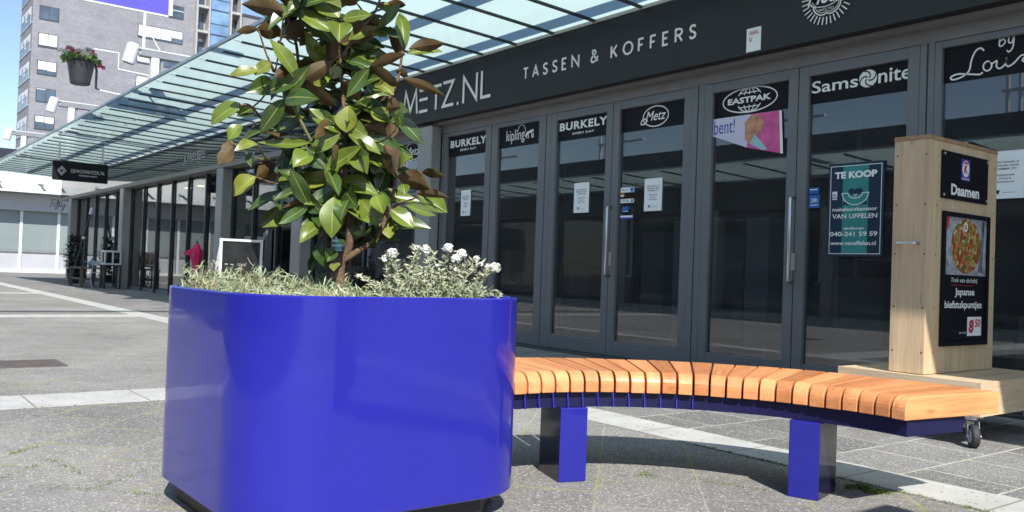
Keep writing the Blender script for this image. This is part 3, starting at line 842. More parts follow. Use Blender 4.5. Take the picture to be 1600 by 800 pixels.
notice('paper_notice', (-7.007, -6.775, 1.489, 1.808), 'white paper notice on the left leaf of the lettered double door, no stickers beside it', LN)
notice('paper_notice', (-5.976, -5.747, 1.474, 1.79), 'white paper notice on the door leaf that also carries five small stickers', LN)
notice('paper_notice', (-2.755, -2.520, 1.452, 1.775), 'white paper notice half hidden behind the wooden trolley sign', LN)
def sticker(x0, x1, z0, z1, mats, label, split=None, word=None):
    mb = MB().box(x0, x1, FG - 0.001, FG + 0.0036, z0, z1, 0)
    if split: mb.box(split[0], split[1], FG - 0.0016, FG - 0.0011, split[2], split[3], 1)
    if word: mb.text(FY(FG - 0.001), word[0], word[1], 0.0003, 2, 0, 0.01, 0.0004)
    tag(mb.build('door_sticker', mats, loc=(x0, FG, z0)), label, 'sticker', 'small stickers on the door glass')
sticker(-6.305, -6.12, 1.671, 1.72, ['paper', 'bluest', 'ink'], 'topmost white sticker with a blue square on the door glass', (-6.17, -6.124, 1.676, 1.716), ('PIN JA', (-6.29, 1.685, -6.19, 1.705)))
sticker(-6.305, -6.255, 1.628, 1.660, ['orange', 'paper', 'ink'], 'tiny orange and white square sticker on the door glass', (-6.303, -6.257, 1.630, 1.642))
sticker(-6.303, -6.12, 1.566, 1.606, ['paper', 'rust', 'ink'], 'plain pale sticker with a brown round mark on the door glass', (-6.155, -6.13, 1.572, 1.600), ('WELKOM', (-6.29, 1.578, -6.19, 1.594)))
sticker(-6.27, -6.187, 1.475, 1.530, ['bluest', 'paper', 'paper'], 'small blue square sticker on the door glass between the pale and the violet ones', (-6.262, -6.195, 1.479, 1.484))
sticker(-6.30, -6.12, 1.40, 1.441, ['violet', 'paper', 'paper'], 'lowest violet sticker with a white upper half on the door glass', (-6.297, -6.123, 1.420, 1.439))
sticker(-4.145, -4.055, 1.555, 1.605, ['bluest', 'paper', 'paper'], 'blue sticker left of the estate agent poster, upper of the pair', (-4.135, -4.068, 1.585, 1.592))
sticker(-4.145, -4.045, 1.44, 1.545, ['bluest', 'paper', 'paper'], 'blue sticker left of the estate agent poster, lower and larger of the pair', (-4.13, -4.06, 1.46, 1.466), ('24h', (-4.125, 1.485, -4.065, 1.52)))

def te_koop(x0, x1, z0, z1, label):
    W, H = x1 - x0, z1 - z0
    y = FG - 0.006
    mb = MB().box(x0, x1, y, FG + 0.003, z0, z1, 0)
    fr = FY(y)
    X = lambda a: x0 + a * W
    Z = lambda c: z0 + c * H
    mb.fbox(fr, X(.27), X(.73), Z(.035), Z(.965), 0.0002, 0.0008, 1)
    mb.stroke(fr, [(X(.045), Z(.03)), (X(.955), Z(.03)), (X(.955), Z(.97)), (X(.045), Z(.97))], 0.005, 0.0009, 2, True, 0.0005)
    mb.prism(fr, [(X(a), Z(c)) for a, c in ((.36, .69), (.40, .725), (.47, .725), (.5, .71), (.53, .725), (.60, .725), (.64, .69), (.58, .66), (.42, .66))], 0.0009, 0.0014, 0)
    mb.prism(fr, [(X(.27), Z(.55)), (X(.73), Z(.55)), (X(.70), Z(.59)), (X(.30), Z(.59))], 0.0009, 0.0014, 0)
    arc = [(X(.26), Z(.675))] + [(X(.5 + .235 * math.cos(t)), Z(.675 + .125 * math.sin(t))) for t in [R(180 + 15 * k) for k in range(1, 12)]] + [(X(.74), Z(.675)), (X(.63), Z(.675))] + \
          [(X(.5 + .13 * math.cos(t)), Z(.675 + .055 * math.sin(t))) for t in [R(360 - 20 * k) for k in range(1, 9)]] + [(X(.37), Z(.675))]
    mb.prism(fr, arc, 0.0012, 0.0018, 1)
    mb.stroke(fr, arc, 0.006, 0.0015, 2, True, 0.0008)
    mb.stroke(fr, [(X(.48), Z(.665)), (X(.50), Z(.64)), (X(.53), Z(.665))], 0.004, 0.0016, 2, False, 0.0008)
    tx = lambda s, r, **k: mb.text(fr, s, (X(r[0]), Z(r[1]), X(r[2]), Z(r[3])), 0.0022, 2, th=0.0006, **k)
    tx('TE KOOP', (.12, .835, .88, .91), bold=0.05)
    tx('makelaarskantoor', (.09, .485, .90, .525), bold=0.02)
    tx('VAN UFFELEN', (.09, .405, .90, .455), bold=0.015)
    tx('eindhoven', (.31, .285, .67, .315), bold=0.02)
    tx('040-241 59 59', (.06, .215, .91, .265), bold=0.02)
    tx('www.vanuffelen.nl', (.07, .12, .89, .165), bold=0.02)
    mb.fbox(fr, X(.08), X(.17), Z(.635), Z(.70), 0.0009, 0.0014, 2)
    mb.stroke(fr, [(X(.095), Z(.645)), (X(.125), Z(.67)), (X(.155), Z(.645))], 0.006, 0.0016, 0, False, 0.0006)
    mb.fbox(fr, X(.08), X(.17), Z(.612), Z(.625), 0.0009, 0.0014, 2)
    tag(mb.build('estate_agent_poster', ['navy', 'teal', 'white'], loc=(x0, FG, z0)), label, 'poster')
te_koop(-3.966, -3.498, 1.05, 1.78, 'dark blue and teal for-sale poster on the glass left of the wooden sign')
te_koop(-12.75, -12.25, 1.05, 1.78, 'for-sale poster seen as a teal patch through the tree behind its trunk')

mb = MB()
fr = FY(6.226)
mb.prism(fr, [(-5.165, 2.278), (-5.165, 2.13), (-4.77, 1.99), (-4.735, 2.277)], 0, 0.002, 0)
mb.prism(fr, [(-4.7355, 2.277), (-4.7705, 1.99), (-4.40, 1.905), (-4.425, 2.272)], 0, 0.002, 1)
mb.prism(fr, [(-4.62, 2.265), (-4.55, 2.262), (-4.47, 1.94), (-4.54, 1.95)], 0.0022, 0.003, 1)
mb.prism(fr, [(-4.80, 2.21), (-4.74, 2.262), (-4.66, 2.265), (-4.60, 2.19), (-4.63, 2.10), (-4.70, 2.07), (-4.74, 2.02), (-4.79, 2.06)], 0.0022, 0.003, 2)
mb.prism(fr, [(-4.74, 2.02), (-4.69, 2.10), (-4.56, 1.96), (-4.60, 1.95)], 0.0032, 0.004, 3)
mb.prism(fr, [(-4.425, 2.272), (-4.448, 2.272), (-4.425, 1.91), (-4.40, 1.905)], 0.0022, 0.0032, 5)
mb.text(fr, 'bent!', (-5.135, 2.135, -4.905, 2.262), 0.0022, 4, 0, 0.0, 0.0006)
tag(mb.build('window_banner', ['lav', 'pink', 'skin', 'sky_print', 'violet', 'paper'], loc=(-4.8, 6.226, 2.0)), 'slanting white and pink printed banner hung behind a door under a globe logo', 'banner')

# a small white stool just inside the second window
t = thing('display_stool', 'dim white stool standing inside the dark shop behind the second window', 'stool', (-8.1, 6.9, 0))
MB().box(-8.32, -7.9, 6.75, 7.1, 0.42, 0.46).build('seat', 'lgrey', t, bevel=0.01)
for x in (-8.29, -7.95):
    for y in (6.78, 7.05):
        MB().box(x, x + 0.03, y, y + 0.03, 0.004, 0.419).build('leg', 'lgrey', t)

# ------------------------------------------------------------------ the row of shops further left
row = thing('shop_building', 'far row of shops with black glass fascia, steel columns and tall dark mullions', 'shop', (-22, 6.24, 0))
fz = MB().box(-33.0, -11.602, YF, YF + 0.06, 2.79, 3.41).build('glass_fascia', 'fasciaglass', row)
mb = MB(); mb.text(FY(YF), 'JUWELIERS', (-19.72, 2.92, -18.30, 3.15), 0.002, 0, 0, 0.0, 0.004)
mb.build('lettering', 'chalk', fz)
MB().box(-33.0, -11.602, YF - 0.01, 6.30, 2.69, 2.788).build('lintel', 'soffit', row, bevel=0.004)
for x in (-13.45, -17.2, -24.75, -31.3):
    MB().box(x - 0.36, x, 5.99, 6.22, 0.0, 2.689).build('column', 'column', row, bevel=0.02, seg=3)
MB().box(-33.0, -11.602, 6.225, 6.27, 0.0, 0.09).build('sill', 'frame', row)
for a, c in ((-13.44, -11.62), (-17.19, -13.82), (-24.74, -17.57), (-31.29, -25.12)):
    n = max(1, round((c - a) / 1.29))
    for k in range(n + 1):
        x = a + (c - a) * k / n
        MB().box(x - 0.03, x + 0.03, 6.19, 6.235, 0.0, 2.689).build('mullion', 'mull', row)
    MB().box(a, c, 6.24, 6.25, 0.09, 2.689).build('glass', 'farglass', row)
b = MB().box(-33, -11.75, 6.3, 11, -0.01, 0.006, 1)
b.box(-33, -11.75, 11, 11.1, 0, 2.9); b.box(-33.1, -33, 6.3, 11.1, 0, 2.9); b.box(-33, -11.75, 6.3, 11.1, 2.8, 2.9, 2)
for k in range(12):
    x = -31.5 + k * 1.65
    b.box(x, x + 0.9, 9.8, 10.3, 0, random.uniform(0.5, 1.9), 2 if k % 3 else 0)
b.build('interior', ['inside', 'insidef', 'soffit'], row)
MB().box(-33.2, -11.602, 6.06, 11.3, 2.91, 3.40).build('roof', 'fascia', row)
for x, y in ((-22.6, 7.0), (-21.6, 7.0)):
    mb = MB().lathe((x, y, 2.66), [(0.10, 0.0), (0.10, 0.02), (0.12, 0.03), (0.12, 0.138)], 16, 0)
    mb.lathe((x, y, 2.653), [(0.085, 0.0), (0.085, 0.004)], 16, 1)
    tag(mb.build('ceiling_lamp', ['wsteel', 'lampglow'], loc=(x, y, 2.65)), 'warm lit ceiling downlight inside the far glazed shop, one of two side by side', 'lamp', 'lit downlights in the far shop')
# folded pink parasol
t = thing('folded_parasol', 'bright pink folded parasol standing before the far dark shop windows', 'parasol', (-18.6, 6.0, 0))
MB().tube([(-18.6, 6.0, 0.03), (-18.6, 6.0, 1.24)], 0.018, 8).build('pole', 'mull', t)
MB().lathe((-18.6, 6.0, 0.0), [(0.2, 0), (0.2, 0.03), (0.03, 0.05)], 16).build('foot', 'mull', t)
mb = MB().lathe((-18.6, 6.0, 0), [(0.03, 0.62), (0.07, 0.60), (0.09, 0.75), (0.13, 0.92), (0.13, 1.02), (0.07, 1.13), (0.02, 1.20)], 9)
mb.add([(-18.6, 5.93, 1.10), (-18.6, 5.70, 0.98), (-18.55, 5.76, 0.94), (-18.55, 5.94, 0.93)], [(0, 1, 2, 3)])
mb.build('cover', mat('pink_cloth', (0.75, 0.03, 0.15), 0.8, var=0.2, scale=8), t)

# ------------------------------------------------------------------ glass canopy over the pavement
def cz_(y): return 3.41 + (6.0 - y) * 0.0429
def canopy(name, label, x0, x1, ya, yo, sgn):
    """ya: wall side, yo: outer edge"""
    t = thing(name, label, 'canopy', ((x0 + x1) / 2, ya, 3.4))
    zy = lambda y: 3.42 + abs(ya - y) * 0.0429
    zo = zy(yo)
    mb = MB()
    mb.add([(x0, ya, zy(ya)), (x1, ya, zy(ya)), (x1, yo, zo), (x0, yo, zo)], [(0, 1, 2, 3)] if sgn > 0 else [(3, 2, 1, 0)], 0)
    e = 0.014
    mb.add([(x0, ya, zy(ya) + e), (x1, ya, zy(ya) + e), (x1, yo, zo + e), (x0, yo, zo + e)], [(3, 2, 1, 0)] if sgn > 0 else [(0, 1, 2, 3)], 1)
    mb.build('glass_roof', ['frost', 'clear'], t)
    mb = MB().box(x0, x1, min(yo, yo - 0.03 * sgn), max(yo, yo - 0.03 * sgn), zo - 0.012, zo + 0.03)
    mb.build('edge_trim', 'edge', t)
    return t, zy
can, zy = canopy('glass_canopy', 'long frosted glass canopy on dark ribs above the shop fronts', -32.6, 3.0, 6.0, 3.67, 1)
ribx = [-5.869 - 0.6487 * k for k in range(-13, 41)]
for x in ribx:
    if x < -32.4: continue
    mb = MB()
    ys = (5.985, 3.79)
    vs = []
    for y in ys:
        z = zy(y)
        vs += [(x - 0.022, y, z - 0.003), (x + 0.022, y, z - 0.003), (x + 0.018, y, z - 0.024), (x - 0.018, y, z - 0.024)]
    mb.add(vs, [(0, 1, 2, 3), (4, 7, 6, 5), (0, 4, 5, 1), (1, 5, 6, 2), (2, 6, 7, 3), (3, 7, 4, 0)])
    mb.build('rib', 'rib', can)
    mb = MB().tube([(x, 3.79, zy(3.79) - 0.012), (x, 3.70, zy(3.70) - 0.010)], 0.007, 6)
    mb.build('rib_tip', 'steel', can)

# beams above the canopy
for y, lb in ((4.65, 'long steel beam above the canopy, nearer the street, shading the frosted glass'), (5.60, 'long steel beam above the canopy, nearer the shops, shading the frosted glass')):
    mb = MB().box(-32.0, 3.0, y - 0.085, y + 0.085, 3.90, 3.995)
    tag(mb.build('roof_beam', 'gsteel', loc=(-14, y, 3.85)), lb, 'beam', 'long beams above the canopy')
for x, lb, z in ((-14.4, 'nearest', 'largest'), (-20.6, 'middle', 'middle'), (-26.6, 'farthest', 'smallest')):
    t = thing('canopy_beam', lb + ' grey cross beam on a white post rising behind the canopy edge', 'beam', (x, 3.85, 3.6), 'cross beams over the canopy')
    MB().box(x - 0.07, x + 0.07, 3.64, 6.2, 3.997, 4.10).build('arm', 'gsteel', t, bevel=0.006)
    MB().box(x - 0.075, x + 0.075, 3.62, 6.2, 4.101, 4.118).build('top_flange', 'wsteel', t)
    MB().box(x - 0.065, x + 0.065, 3.80, 3.92, 3.53, 3.996).build('post', 'wsteel', t, bevel=0.006)
    MB().box(x - 0.03, x + 0.03, 3.95, 3.99, 3.53, 3.996).build('pipe', 'gsteel', t)
    s = thing('spotlight', {'nearest': 'largest white drum spotlight, on the beam nearest the tree', 'middle': 'middle-sized white drum spotlight right of the hanging flower pot level', 'farthest': 'smallest white drum spotlight against the blue sky at the left edge'}[lb], 'spotlight', (x, 3.49, 3.9), 'white spotlights on the canopy beams')
    MB().lathe((x, 3.47, 3.86), [(0.083, 0), (0.094, 0.012), (0.096, 0.05), (0.096, 0.27), (0.083, 0.31), (0.04, 0.325)], 24, 0, (0.18, 0.22, 1)).build('housing', 'wsteel', s, smooth=False)
    MB().lathe((x, 3.47, 3.852), [(0.075, 0.0), (0.075, 0.007)], 20, 0, (0.18, 0.22, 1)).build('lens', 'mull', s)
    MB().tube([(x, 3.55, 4.03), (x, 3.655, 4.05)], 0.045, 10).build('mounting', 'wsteel', s)
# street-crossing beam overhead, its shadow falls across the plaza
tag(MB().box(-8.75, -8.6, -6.0, 3.0, 6.0, 6.15).build('overhead_beam', 'gsteel', loc=(-8.7, -1.5, 6)), 'steel beam spanning high over the plaza, out of the picture', 'beam')

# purple banner on its pole
t = thing('hanging_banner', 'purple banner with white edge hung high in front of the grey tower', 'banner', (-14.4, 3.7, 4.12))
MB().tube([(-14.4, 3.69, 4.118), (-14.4, 3.69, 4.70)], 0.022, 8).build('pole', 'wsteel', t)
MB().tube([(-14.4, 3.95, 4.11), (-14.4, 3.74, 4.45)], 0.008, 6).build('brace', 'wsteel', t)
MB().box(-14.41, -14.395, 2.70, 4.04, 4.715, 6.0).build('cloth', 'lilac', t)
MB().box(-14.42, -14.385, 4.041, 4.10, 4.72, 6.0).build('side_rail', 'wsteel', t)
MB().box(-14.42, -14.385, 2.70, 4.04, 4.69, 4.713).build('bottom_rail', 'wsteel', t)
mb = MB(); mb.text(FX(-14.395), 'us', (3.50, 4.885, 3.70, 5.02), 0.001, 0, 0, 0.02, 0.002)
mb.build('lettering', 'white', t)

# hanging flower pot
t = thing('hanging_flower_pot', 'black plastic pot of pink and white flowers hanging from a bracket', 'flower pot', (-17.5, 3.41, 4.0))
c = V((-17.5, 3.41, 3.97))
MB().lathe(c, [(0.15, 0), (0.165, 0.01), (0.175, 0.06), (0.235, 0.42), (0.265, 0.425), (0.27, 0.45), (0.225, 0.45), (0.20, 0.40)], 28).build('pot', 'pot', t, smooth=False)
mb = MB()
for k in range(420):
    a, r = random.uniform(0, 6.283), 0.29 * math.sqrt(random.random())
    q = c + V((r * math.cos(a), r * math.sin(a), 0.40 + random.uniform(0.0, 0.20) * (1.25 - r / 0.32)))
    d = V((math.cos(a) + random.uniform(-.6, .6), math.sin(a) + random.uniform(-.6, .6), random.uniform(-.2, 1))).normalized()
    sd = d.orthogonal().normalized() * 0.022
    mb.add([q, q + d * 0.035 + sd, q + d * 0.085, q + d * 0.035 - sd], [(0, 1, 2, 3)])
mb.build('foliage', 'gpet', t)
for k in range(26):
    a, r = random.uniform(0, 6.283), random.uniform(0.10, 0.31)
    q = c + V((r * math.cos(a), r * math.sin(a), 0.50 + random.uniform(-0.06, 0.12)))
    if k == 0: q = c + V((0.0, -0.33, 0.55))
    if k == 1: q = c + V((0.05, 0.33, 0.36))
    mb = MB()
    for j in range(5):
        e = 6.283 * j / 5
        for s2 in (0, 1):
            d = V((math.cos(e) * .6 + .5, math.sin(e), math.cos(e) * .5 + .3)).normalized()
            sd = V((.5, -math.sin(e + 1), .6)).normalized() * 0.036
            mb.add([q, q + d * 0.05 + sd, q + d * 0.085, q + d * 0.05 - sd], [(0, 1, 2, 3)])
    mb.build('flower', 'ppet' if k % 5 < 2 and k else 'petal', t)
mb = MB().tube([c + V((0, 0.24, 0.42)), c + V((0, 0.27, 0.3)), c + V((0, 0.27, -0.03)), c + V((0, 0.33, -0.05))], 0.022, 8)
mb.build('hook', 'mull', t)
mb = MB().tube([c + V((0, 0.30, -0.05)), c + V((0, 0.9, -0.10)), c + V((0, 1.0, -0.5))], 0.018, 8)
mb.build('bracket', 'wsteel', t)
mb = MB().tube([(-17.5, 3.62, 4.66), (-17.5, 4.05, 4.66), (-17.5, 4.05, 4.36), (-17.5, 4.6, 4.33), (-17.5, 4.6, 3.995)], 0.018, 8)
tag(mb.build('conduit', 'wsteel', loc=(-17.5, 4.6, 4.0)), 'thin white bent pipe standing above the canopy near the flower pot', 'pipe')

# ------------------------------------------------------------------ hanging shop sign
t = thing('hanging_sign', 'black hanging sign with a diamond logo under the far canopy', 'sign', (-22.4, 4.45, 3.0))
xs = -22.4
MB().box(xs - 0.04, xs, 3.87, 5.06, 2.575, 3.03).build('board', 'dark', t, bevel=0.004)
fr = FX(xs)
mb = MB()
for s_, w_ in ((0.10, 0.010), (0.055, 0.008)):
    mb.stroke(fr, [(4.06, 2.80 - s_), (4.06 + s_ * .85, 2.80), (4.06, 2.80 + s_), (4.06 - s_ * .85, 2.80)], w_, 0.001, 0, True, 0.002)
mb.text(fr, 'DEWOONHOEK.NL', (4.26, 2.775, 4.99, 2.855), 0.001, 0, 0, -0.018, 0.002)
mb.text(fr, 'INTERIEUR & DESIGN', (4.43, 2.705, 4.82, 2.735), 0.001, 0, 0, 0.0, 0.002)
mb.build('lettering', 'white', t)
for y in (4.0, 4.93):
    MB().box(xs - 0.03, xs - 0.01, y - 0.02, y + 0.02, 3.031, 3.46).build('hanger', 'steel', t)

# ------------------------------------------------------------------ white shop at the end of the street
fty = thing('shop_building', 'white shop at the street end with closed grey roller shutters', 'shop', (-45, 6, 0))
FXX = -45.0
MB().box(-52, FXX - 0.02, -6, 13, 0, 5.1).build('wall', 'wpaint', fty)
MB().box(-52.2, FXX + 0.1, -6.1, 13.1, 5.101, 5.55).build('coping', 'navyroof', fty)
f2 = MB().box(FXX, FXX + 0.35, -6, 9.3, 2.80, 3.54).build('fascia', 'lgrey', fty)
mb = MB()
q = lambda pts: mb.stroke(FX(FXX + 0.35), [(p.x, p.y) for p in cat_rom(pts, 5)], 0.022, 0.002, 0, False, 0.004)
oy = 7.66
q([(oy, 3.02), (oy + .06, 3.12), (oy + .10, 3.34)]); q([(oy + .02, 3.36), (oy + .12, 3.37), (oy + .24, 3.40)]); q([(oy + .07, 3.2), (oy + .17, 3.21)])
q([(oy + .22, 3.22), (oy + .2, 3.1), (oy + .25, 3.07), (oy + .3, 3.12), (oy + .36, 3.36), (oy + .33, 3.38), (oy + .29, 3.1), (oy + .24, 2.93), (oy + .29, 2.94), (oy + .37, 3.1), (oy + .42, 3.32), (oy + .4, 3.12), (oy + .44, 3.07), (oy + .5, 3.19), (oy + .5, 3.09), (oy + .56, 3.08), (oy + .62, 3.22), (oy + .56, 2.9), (oy + .49, 2.89), (oy + .6, 3.05), (oy + .7, 3.12)])
q([(oy + .34, 3.24), (oy + .48, 3.27)]); q([(oy + .235, 3.29), (oy + .245, 3.30)])
mb.build('lettering', 'ink', f2)
ys = [-6.0 + 1.53 * k + 0.35 for k in range(11)]
for k, y in enumerate(ys[:-1]):
    y2 = ys[k + 1]
    mb = MB().box(FXX, FXX + 0.06, y + 0.06, y2 - 0.06, 1.02, 2.798)
    for j in range(18): mb.box(FXX + 0.06, FXX + 0.07, y + 0.07, y2 - 0.07, 1.05 + j * 0.097, 1.05 + j * 0.097 + 0.08)
    mb.build('shutter', 'shutter', fty)
    MB().box(FXX, FXX + 0.10, y + 0.06, y2 - 0.06, 0.93, 1.015).build('ledge', 'gsteel', fty)
    MB().box(FXX, FXX + 0.05, y + 0.06, y2 - 0.06, 0.12, 0.85).build('base_panel', 'lgrey', fty)
    MB().box(FXX, FXX + 0.12, y - 0.06, y + 0.058, 0.0, 2.798).build('pilaster', 'wsteel', fty)
MB().box(FXX, FXX + 0.14, -6, 9.2, 0.0, 0.119).build('plinth', 'wpaint', fty)
mb = MB()
mb.add([(FXX, -6, 4.0), (FXX, 9.2, 4.0), (FXX + 1.3, 9.2, 3.62), (FXX + 1.3, -6, 3.62)], [(0, 3, 2, 1)])
mb.add([(FXX, -6, 4.02), (FXX, 9.2, 4.02), (FXX + 1.3, 9.2, 3.64), (FXX + 1.3, -6, 3.64)], [(0, 1, 2, 3)])
mb.build('awning_glass', mat('awning_glass', (0.55, 0.60, 0.60), 0.2, var=0.1), fty)
MB().box(FXX + 1.3, FXX + 1.36, -6, 9.2, 3.56, 3.66).build('awning_gutter', 'wsteel', fty)
for k in range(9):
    y = -4.6 + 1.7 * k
    mb = MB().tube([(FXX, y, 4.05), (FXX + 1.28, y, 3.67)], 0.05, 6)
    mb.build('awning_bracket', 'mull', fty)
    MB().box(FXX, FXX + 0.12, y - 0.12, y + 0.12, 4.06, 4.2).build('bracket_foot', 'wsteel', fty)

# ------------------------------------------------------------------ apartment tower far behind
tow = thing('apartment_tower', 'tall grey brick apartment tower with blue glass stair shaft', 'tower', (-108, 24, 0))
TX, TY = -105.0, 15.6
MB().box(-112.6, TX, TY, 32.4, 0, 52).build('wall', 'brickg', tow)
MB().box(-113, TX - 0.4, 37.9, 60, 0, 31).build('low_wing', 'brickg', tow)
FT = FX(TX)
def win(fr, a0, a1, b0, b1, nv, blind, framec='tframe', bh=0.75, hs=()):
    mb = MB().fbox(fr, a0, a1, b0, b1, 0.02, 0.06, 0)
    ww = (a1 - a0 - 0.1) / nv
    for k in range(nv):
        x0 = a0 + 0.05 + ww * k + 0.03; x1 = a0 + 0.05 + ww * (k + 1) - 0.03
        bl = blind[k % len(blind)]
        mb.fbox(fr, x0, x1, b0 + 0.08, b1 - 0.08, 0.06, 0.065, 1)
        if bl: mb.fbox(fr, x0, x1, b1 - 0.08 - (b1 - b0 - 0.16) * bl, b1 - 0.08, 0.066, 0.075, 2)
    for h in hs: mb.fbox(fr, a0, a1, b0 + h, b0 + h + 0.09, 0.08, 0.10, 3)
    mb.build('window', [framec, 'towerglass', 'blind', 'tframew'], tow)
for k in range(9):
    zt = 33.4 - 2.95 * k
    win(FT, 16.2, 18.1, zt - 1.5, zt, 2, [(0, 0), (0.1, 0.05), (0.0, 0.0), (0.9, 0.9), (0.65, 0.7), (0.05, 0), (0.45, 0.5), (0.4, 0.4), (0.2, 0.3)][k])
    win(FT, 26.2, 31.2, zt - 1.5, zt, 4, [(0.9, 0.9, 0.3, 0.3), (0.2, 0.5, 0.9, 0), (0.9, 0.9, 0.9, 0.6), (0.9, 0.95, 0.45, 0.45)][k % 4], 'tframe', 0.75, (0.85,))
    FL = Fr((0, TY, 0), (1, 0, 0), (0, 0, 1), (0, -1, 0))
    win(FL, -111.6, -105.9, zt - 1.9, zt - 0.1, 5, [0.5, 0.1, 0.7, 0.2, 0.4], 'tframew', 0.75, (0.9,))
    MB().box(TX - 7.6, TX + 0.02, TY - 0.06, TY - 0.002, zt - 2.0, zt - 1.92).build('sill_band', 'tframew', tow)
# stair shaft with balconies
MB().box(-112, TX - 0.5, 32.402, 37.8, 0, 52).build('shaft_wall', 'concrete', tow)
MB().box(TX - 0.5, TX + 0.35, 33.9, 36.4, 8, 46).build('glass_shaft', 'curtain', tow)
for k in range(12):
    z = 10.0 + 2.95 * k
    MB().box(TX - 0.48, TX + 0.9, 32.402, 33.85, z, z + 0.28).build('balcony_slab', 'concrete', tow)
    MB().box(TX - 0.48, TX + 0.9, 36.45, 37.8, z, z + 0.28).build('balcony_slab', 'concrete', tow)
    mb = MB().box(TX + 0.351, TX + 0.42, 33.9, 36.4, z + 0.1, z + 0.2)
    mb.box(TX + 0.351, TX + 0.40, 33.9, 36.4, z + 1.4, z + 1.46)
    mb.build('glazing_bar', 'tframe', tow)
    win(Fr((TX - 0.5, 0, 0), (0, 1, 0), (0, 0, 1), (1, 0, 0)), 32.8, 33.7, z + 0.6, z + 2.6, 1, [0.1 * (k % 3)])
    win(Fr((TX - 0.5, 0, 0), (0, 1, 0), (0, 0, 1), (1, 0, 0)), 36.6, 37.6, z + 0.6, z + 2.6, 1, [0.2 * (k % 2)])
    win(Fr((TX - 0.4, 0, 0), (0, 1, 0), (0, 0, 1), (1, 0, 0)), 38.3, 40.3, z - 1.0, z + 0.5, 2, [0.9, 0.8]) if z < 29 else None
for y in (32.403, 33.855, 36.41, 37.6):
    MB().box(TX - 0.49, TX + 1.0, y, y + 0.18, 8, 48).build('shaft_fin', 'concrete', tow)
MB().box(-113.1, TX - 0.3, 37.9, 60, 31.001, 31.3).build('wing_coping', 'tframe', tow)

# ------------------------------------------------------------------ shops across the street (seen only in the glass)
opp = thing('shop_building', 'dark low shop row across the street, mirrored in the shop windows', 'shop', (-8, -6.8, 0))
MB().box(-50, 14, -12, -6.9, 0, 2.7).build('wall', 'inside', opp)
MB().box(-29.9, 14, -12, -6.6, 2.70, 4.5).build('fascia', 'fascia', opp)
for k in range(13):
    x = -29.8 + 3.5 * k
    MB().box(x, x + 0.3, -6.899, -6.6, 0, 2.699).build('column', 'column', opp)
    MB().box(x + 0.4, x + 3.4, -6.899, -6.87, 0.1, 2.6).build('window', 'fasciaglass', opp)
MB().box(-90, -30, -6.86, -6.62, 2.75, 4.7).build('white_wall', 'wpaint', opp)
MB().box(-90, -30, -6.86, -6.62, 0.0, 2.749).build('lower_wall', 'soffit', opp)
for k in range(14):
    MB().box(-81 + 3.6 * k, -78.4 + 3.6 * k, -6.619, -6.6, 0.15, 2.6).build('window', 'fasciaglass', opp)
oc, ozy = canopy('glass_canopy', 'frosted glass canopy across the street, mirrored in the shop windows', -29, 9, -6.58, -3.8, -1)
for k in range(46):
    x = -49.5 + 1.27 * k
    if x < -28.9: continue
    mb = MB()
    vs = []
    for y in (-6.55, -3.95):
        z = ozy(y)
        vs += [(x - 0.03, y, z - 0.003), (x + 0.03, y, z - 0.003), (x + 0.02, y, z - 0.035), (x - 0.02, y, z - 0.035)]
    mb.add(vs, [(0, 3, 2, 1), (4, 5, 6, 7), (0, 1, 5, 4), (1, 2, 6, 5), (2, 3, 7, 6), (3, 0, 4, 7)])
    mb.build('rib', 'rib', oc)
for k in range(7):
    x = -33 + 6.2 * k
    t = thing('lamp_mast', 'pale steel mast on the roof across the street, mirrored in the shop glass', 'mast', (x, -6.9, 4.5), 'masts on the roof across the street')
    for dx in (0, 0.25):
        MB().tube([(x + dx, -6.9, 4.501), (x + dx, -6.9, 7.2)], 0.045, 8).build('pole', 'wsteel', t)
    MB().box(x - 0.1, x + 1.9, -6.95, -6.85, 5.0, 5.05).build('crossbar', 'wsteel', t)

# ------------------------------------------------------------------ blue planter
def planter(name, label, ox, oy, group):
    x0, x1, y0, y1, zb, zt = -3.36 + ox, -2.345 + ox, 0.925 + oy, 1.975 + oy, 0.08, 0.748
    t = thing(name, label, 'planter', ((x0 + x1) / 2, (y0 + y1) / 2, 0), group)
    rad = 0.255
    N = 14
    loops = []
    def loop(ins, z): return [(x, y, z) for x, y in rrect(x0 + ins, x1 - ins, y0 + ins, y1 - ins, rad - ins, N)]
    loops = [loop(0.06, zb - 0.002), loop(0.006, zb), loop(0.0, zb + 0.006), loop(0.0, zt - 0.005), loop(0.004, zt), loop(0.020, zt), loop(0.024, zt - 0.005), loop(0.024, 0.64)]
    mb = MB()
    n = len(loops[0])
    vs = [p for l in loops for p in l]
    fs = [(i * n + k, i * n + (k + 1) % n, (i + 1) * n + (k + 1) % n, (i + 1) * n + k) for i in range(len(loops) - 1) for k in range(n)]
    fs.append(tuple(range(n - 1, -1, -1)))
    mb.add(vs, fs)
    sh = mb.build('shell', 'blue', t, smooth=True)
    sh.data.set_sharp_from_angle(angle=R(38))
    mb = MB().prism(FZ, rrect(x0 + 0.025, x1 - 0.025, y0 + 0.025, y1 - 0.025, rad - 0.025, N), 0.60, 0.70)
    mb.build('soil', 'soil', t)
    mb = MB()
    c = 0.16
    for a, bb in ((x0 + 0.055, x1 - 0.055),):
        mb.prism(FZ, [(a + c, y0 + .055), (bb - c, y0 + .055), (bb, y0 + .055 + c), (bb, y1 - .055 - c), (bb - c, y1 - .055), (a + c, y1 - .055), (a, y1 - .055 - c), (a, y0 + .055 + c)], 0.0, 0.077)
    mb.build('plinth', 'black', t, bevel=0.004)
    return t
pl = planter('planter', 'big glossy blue rounded square planter holding the magnolia tree', 0, 0, 'blue planters')
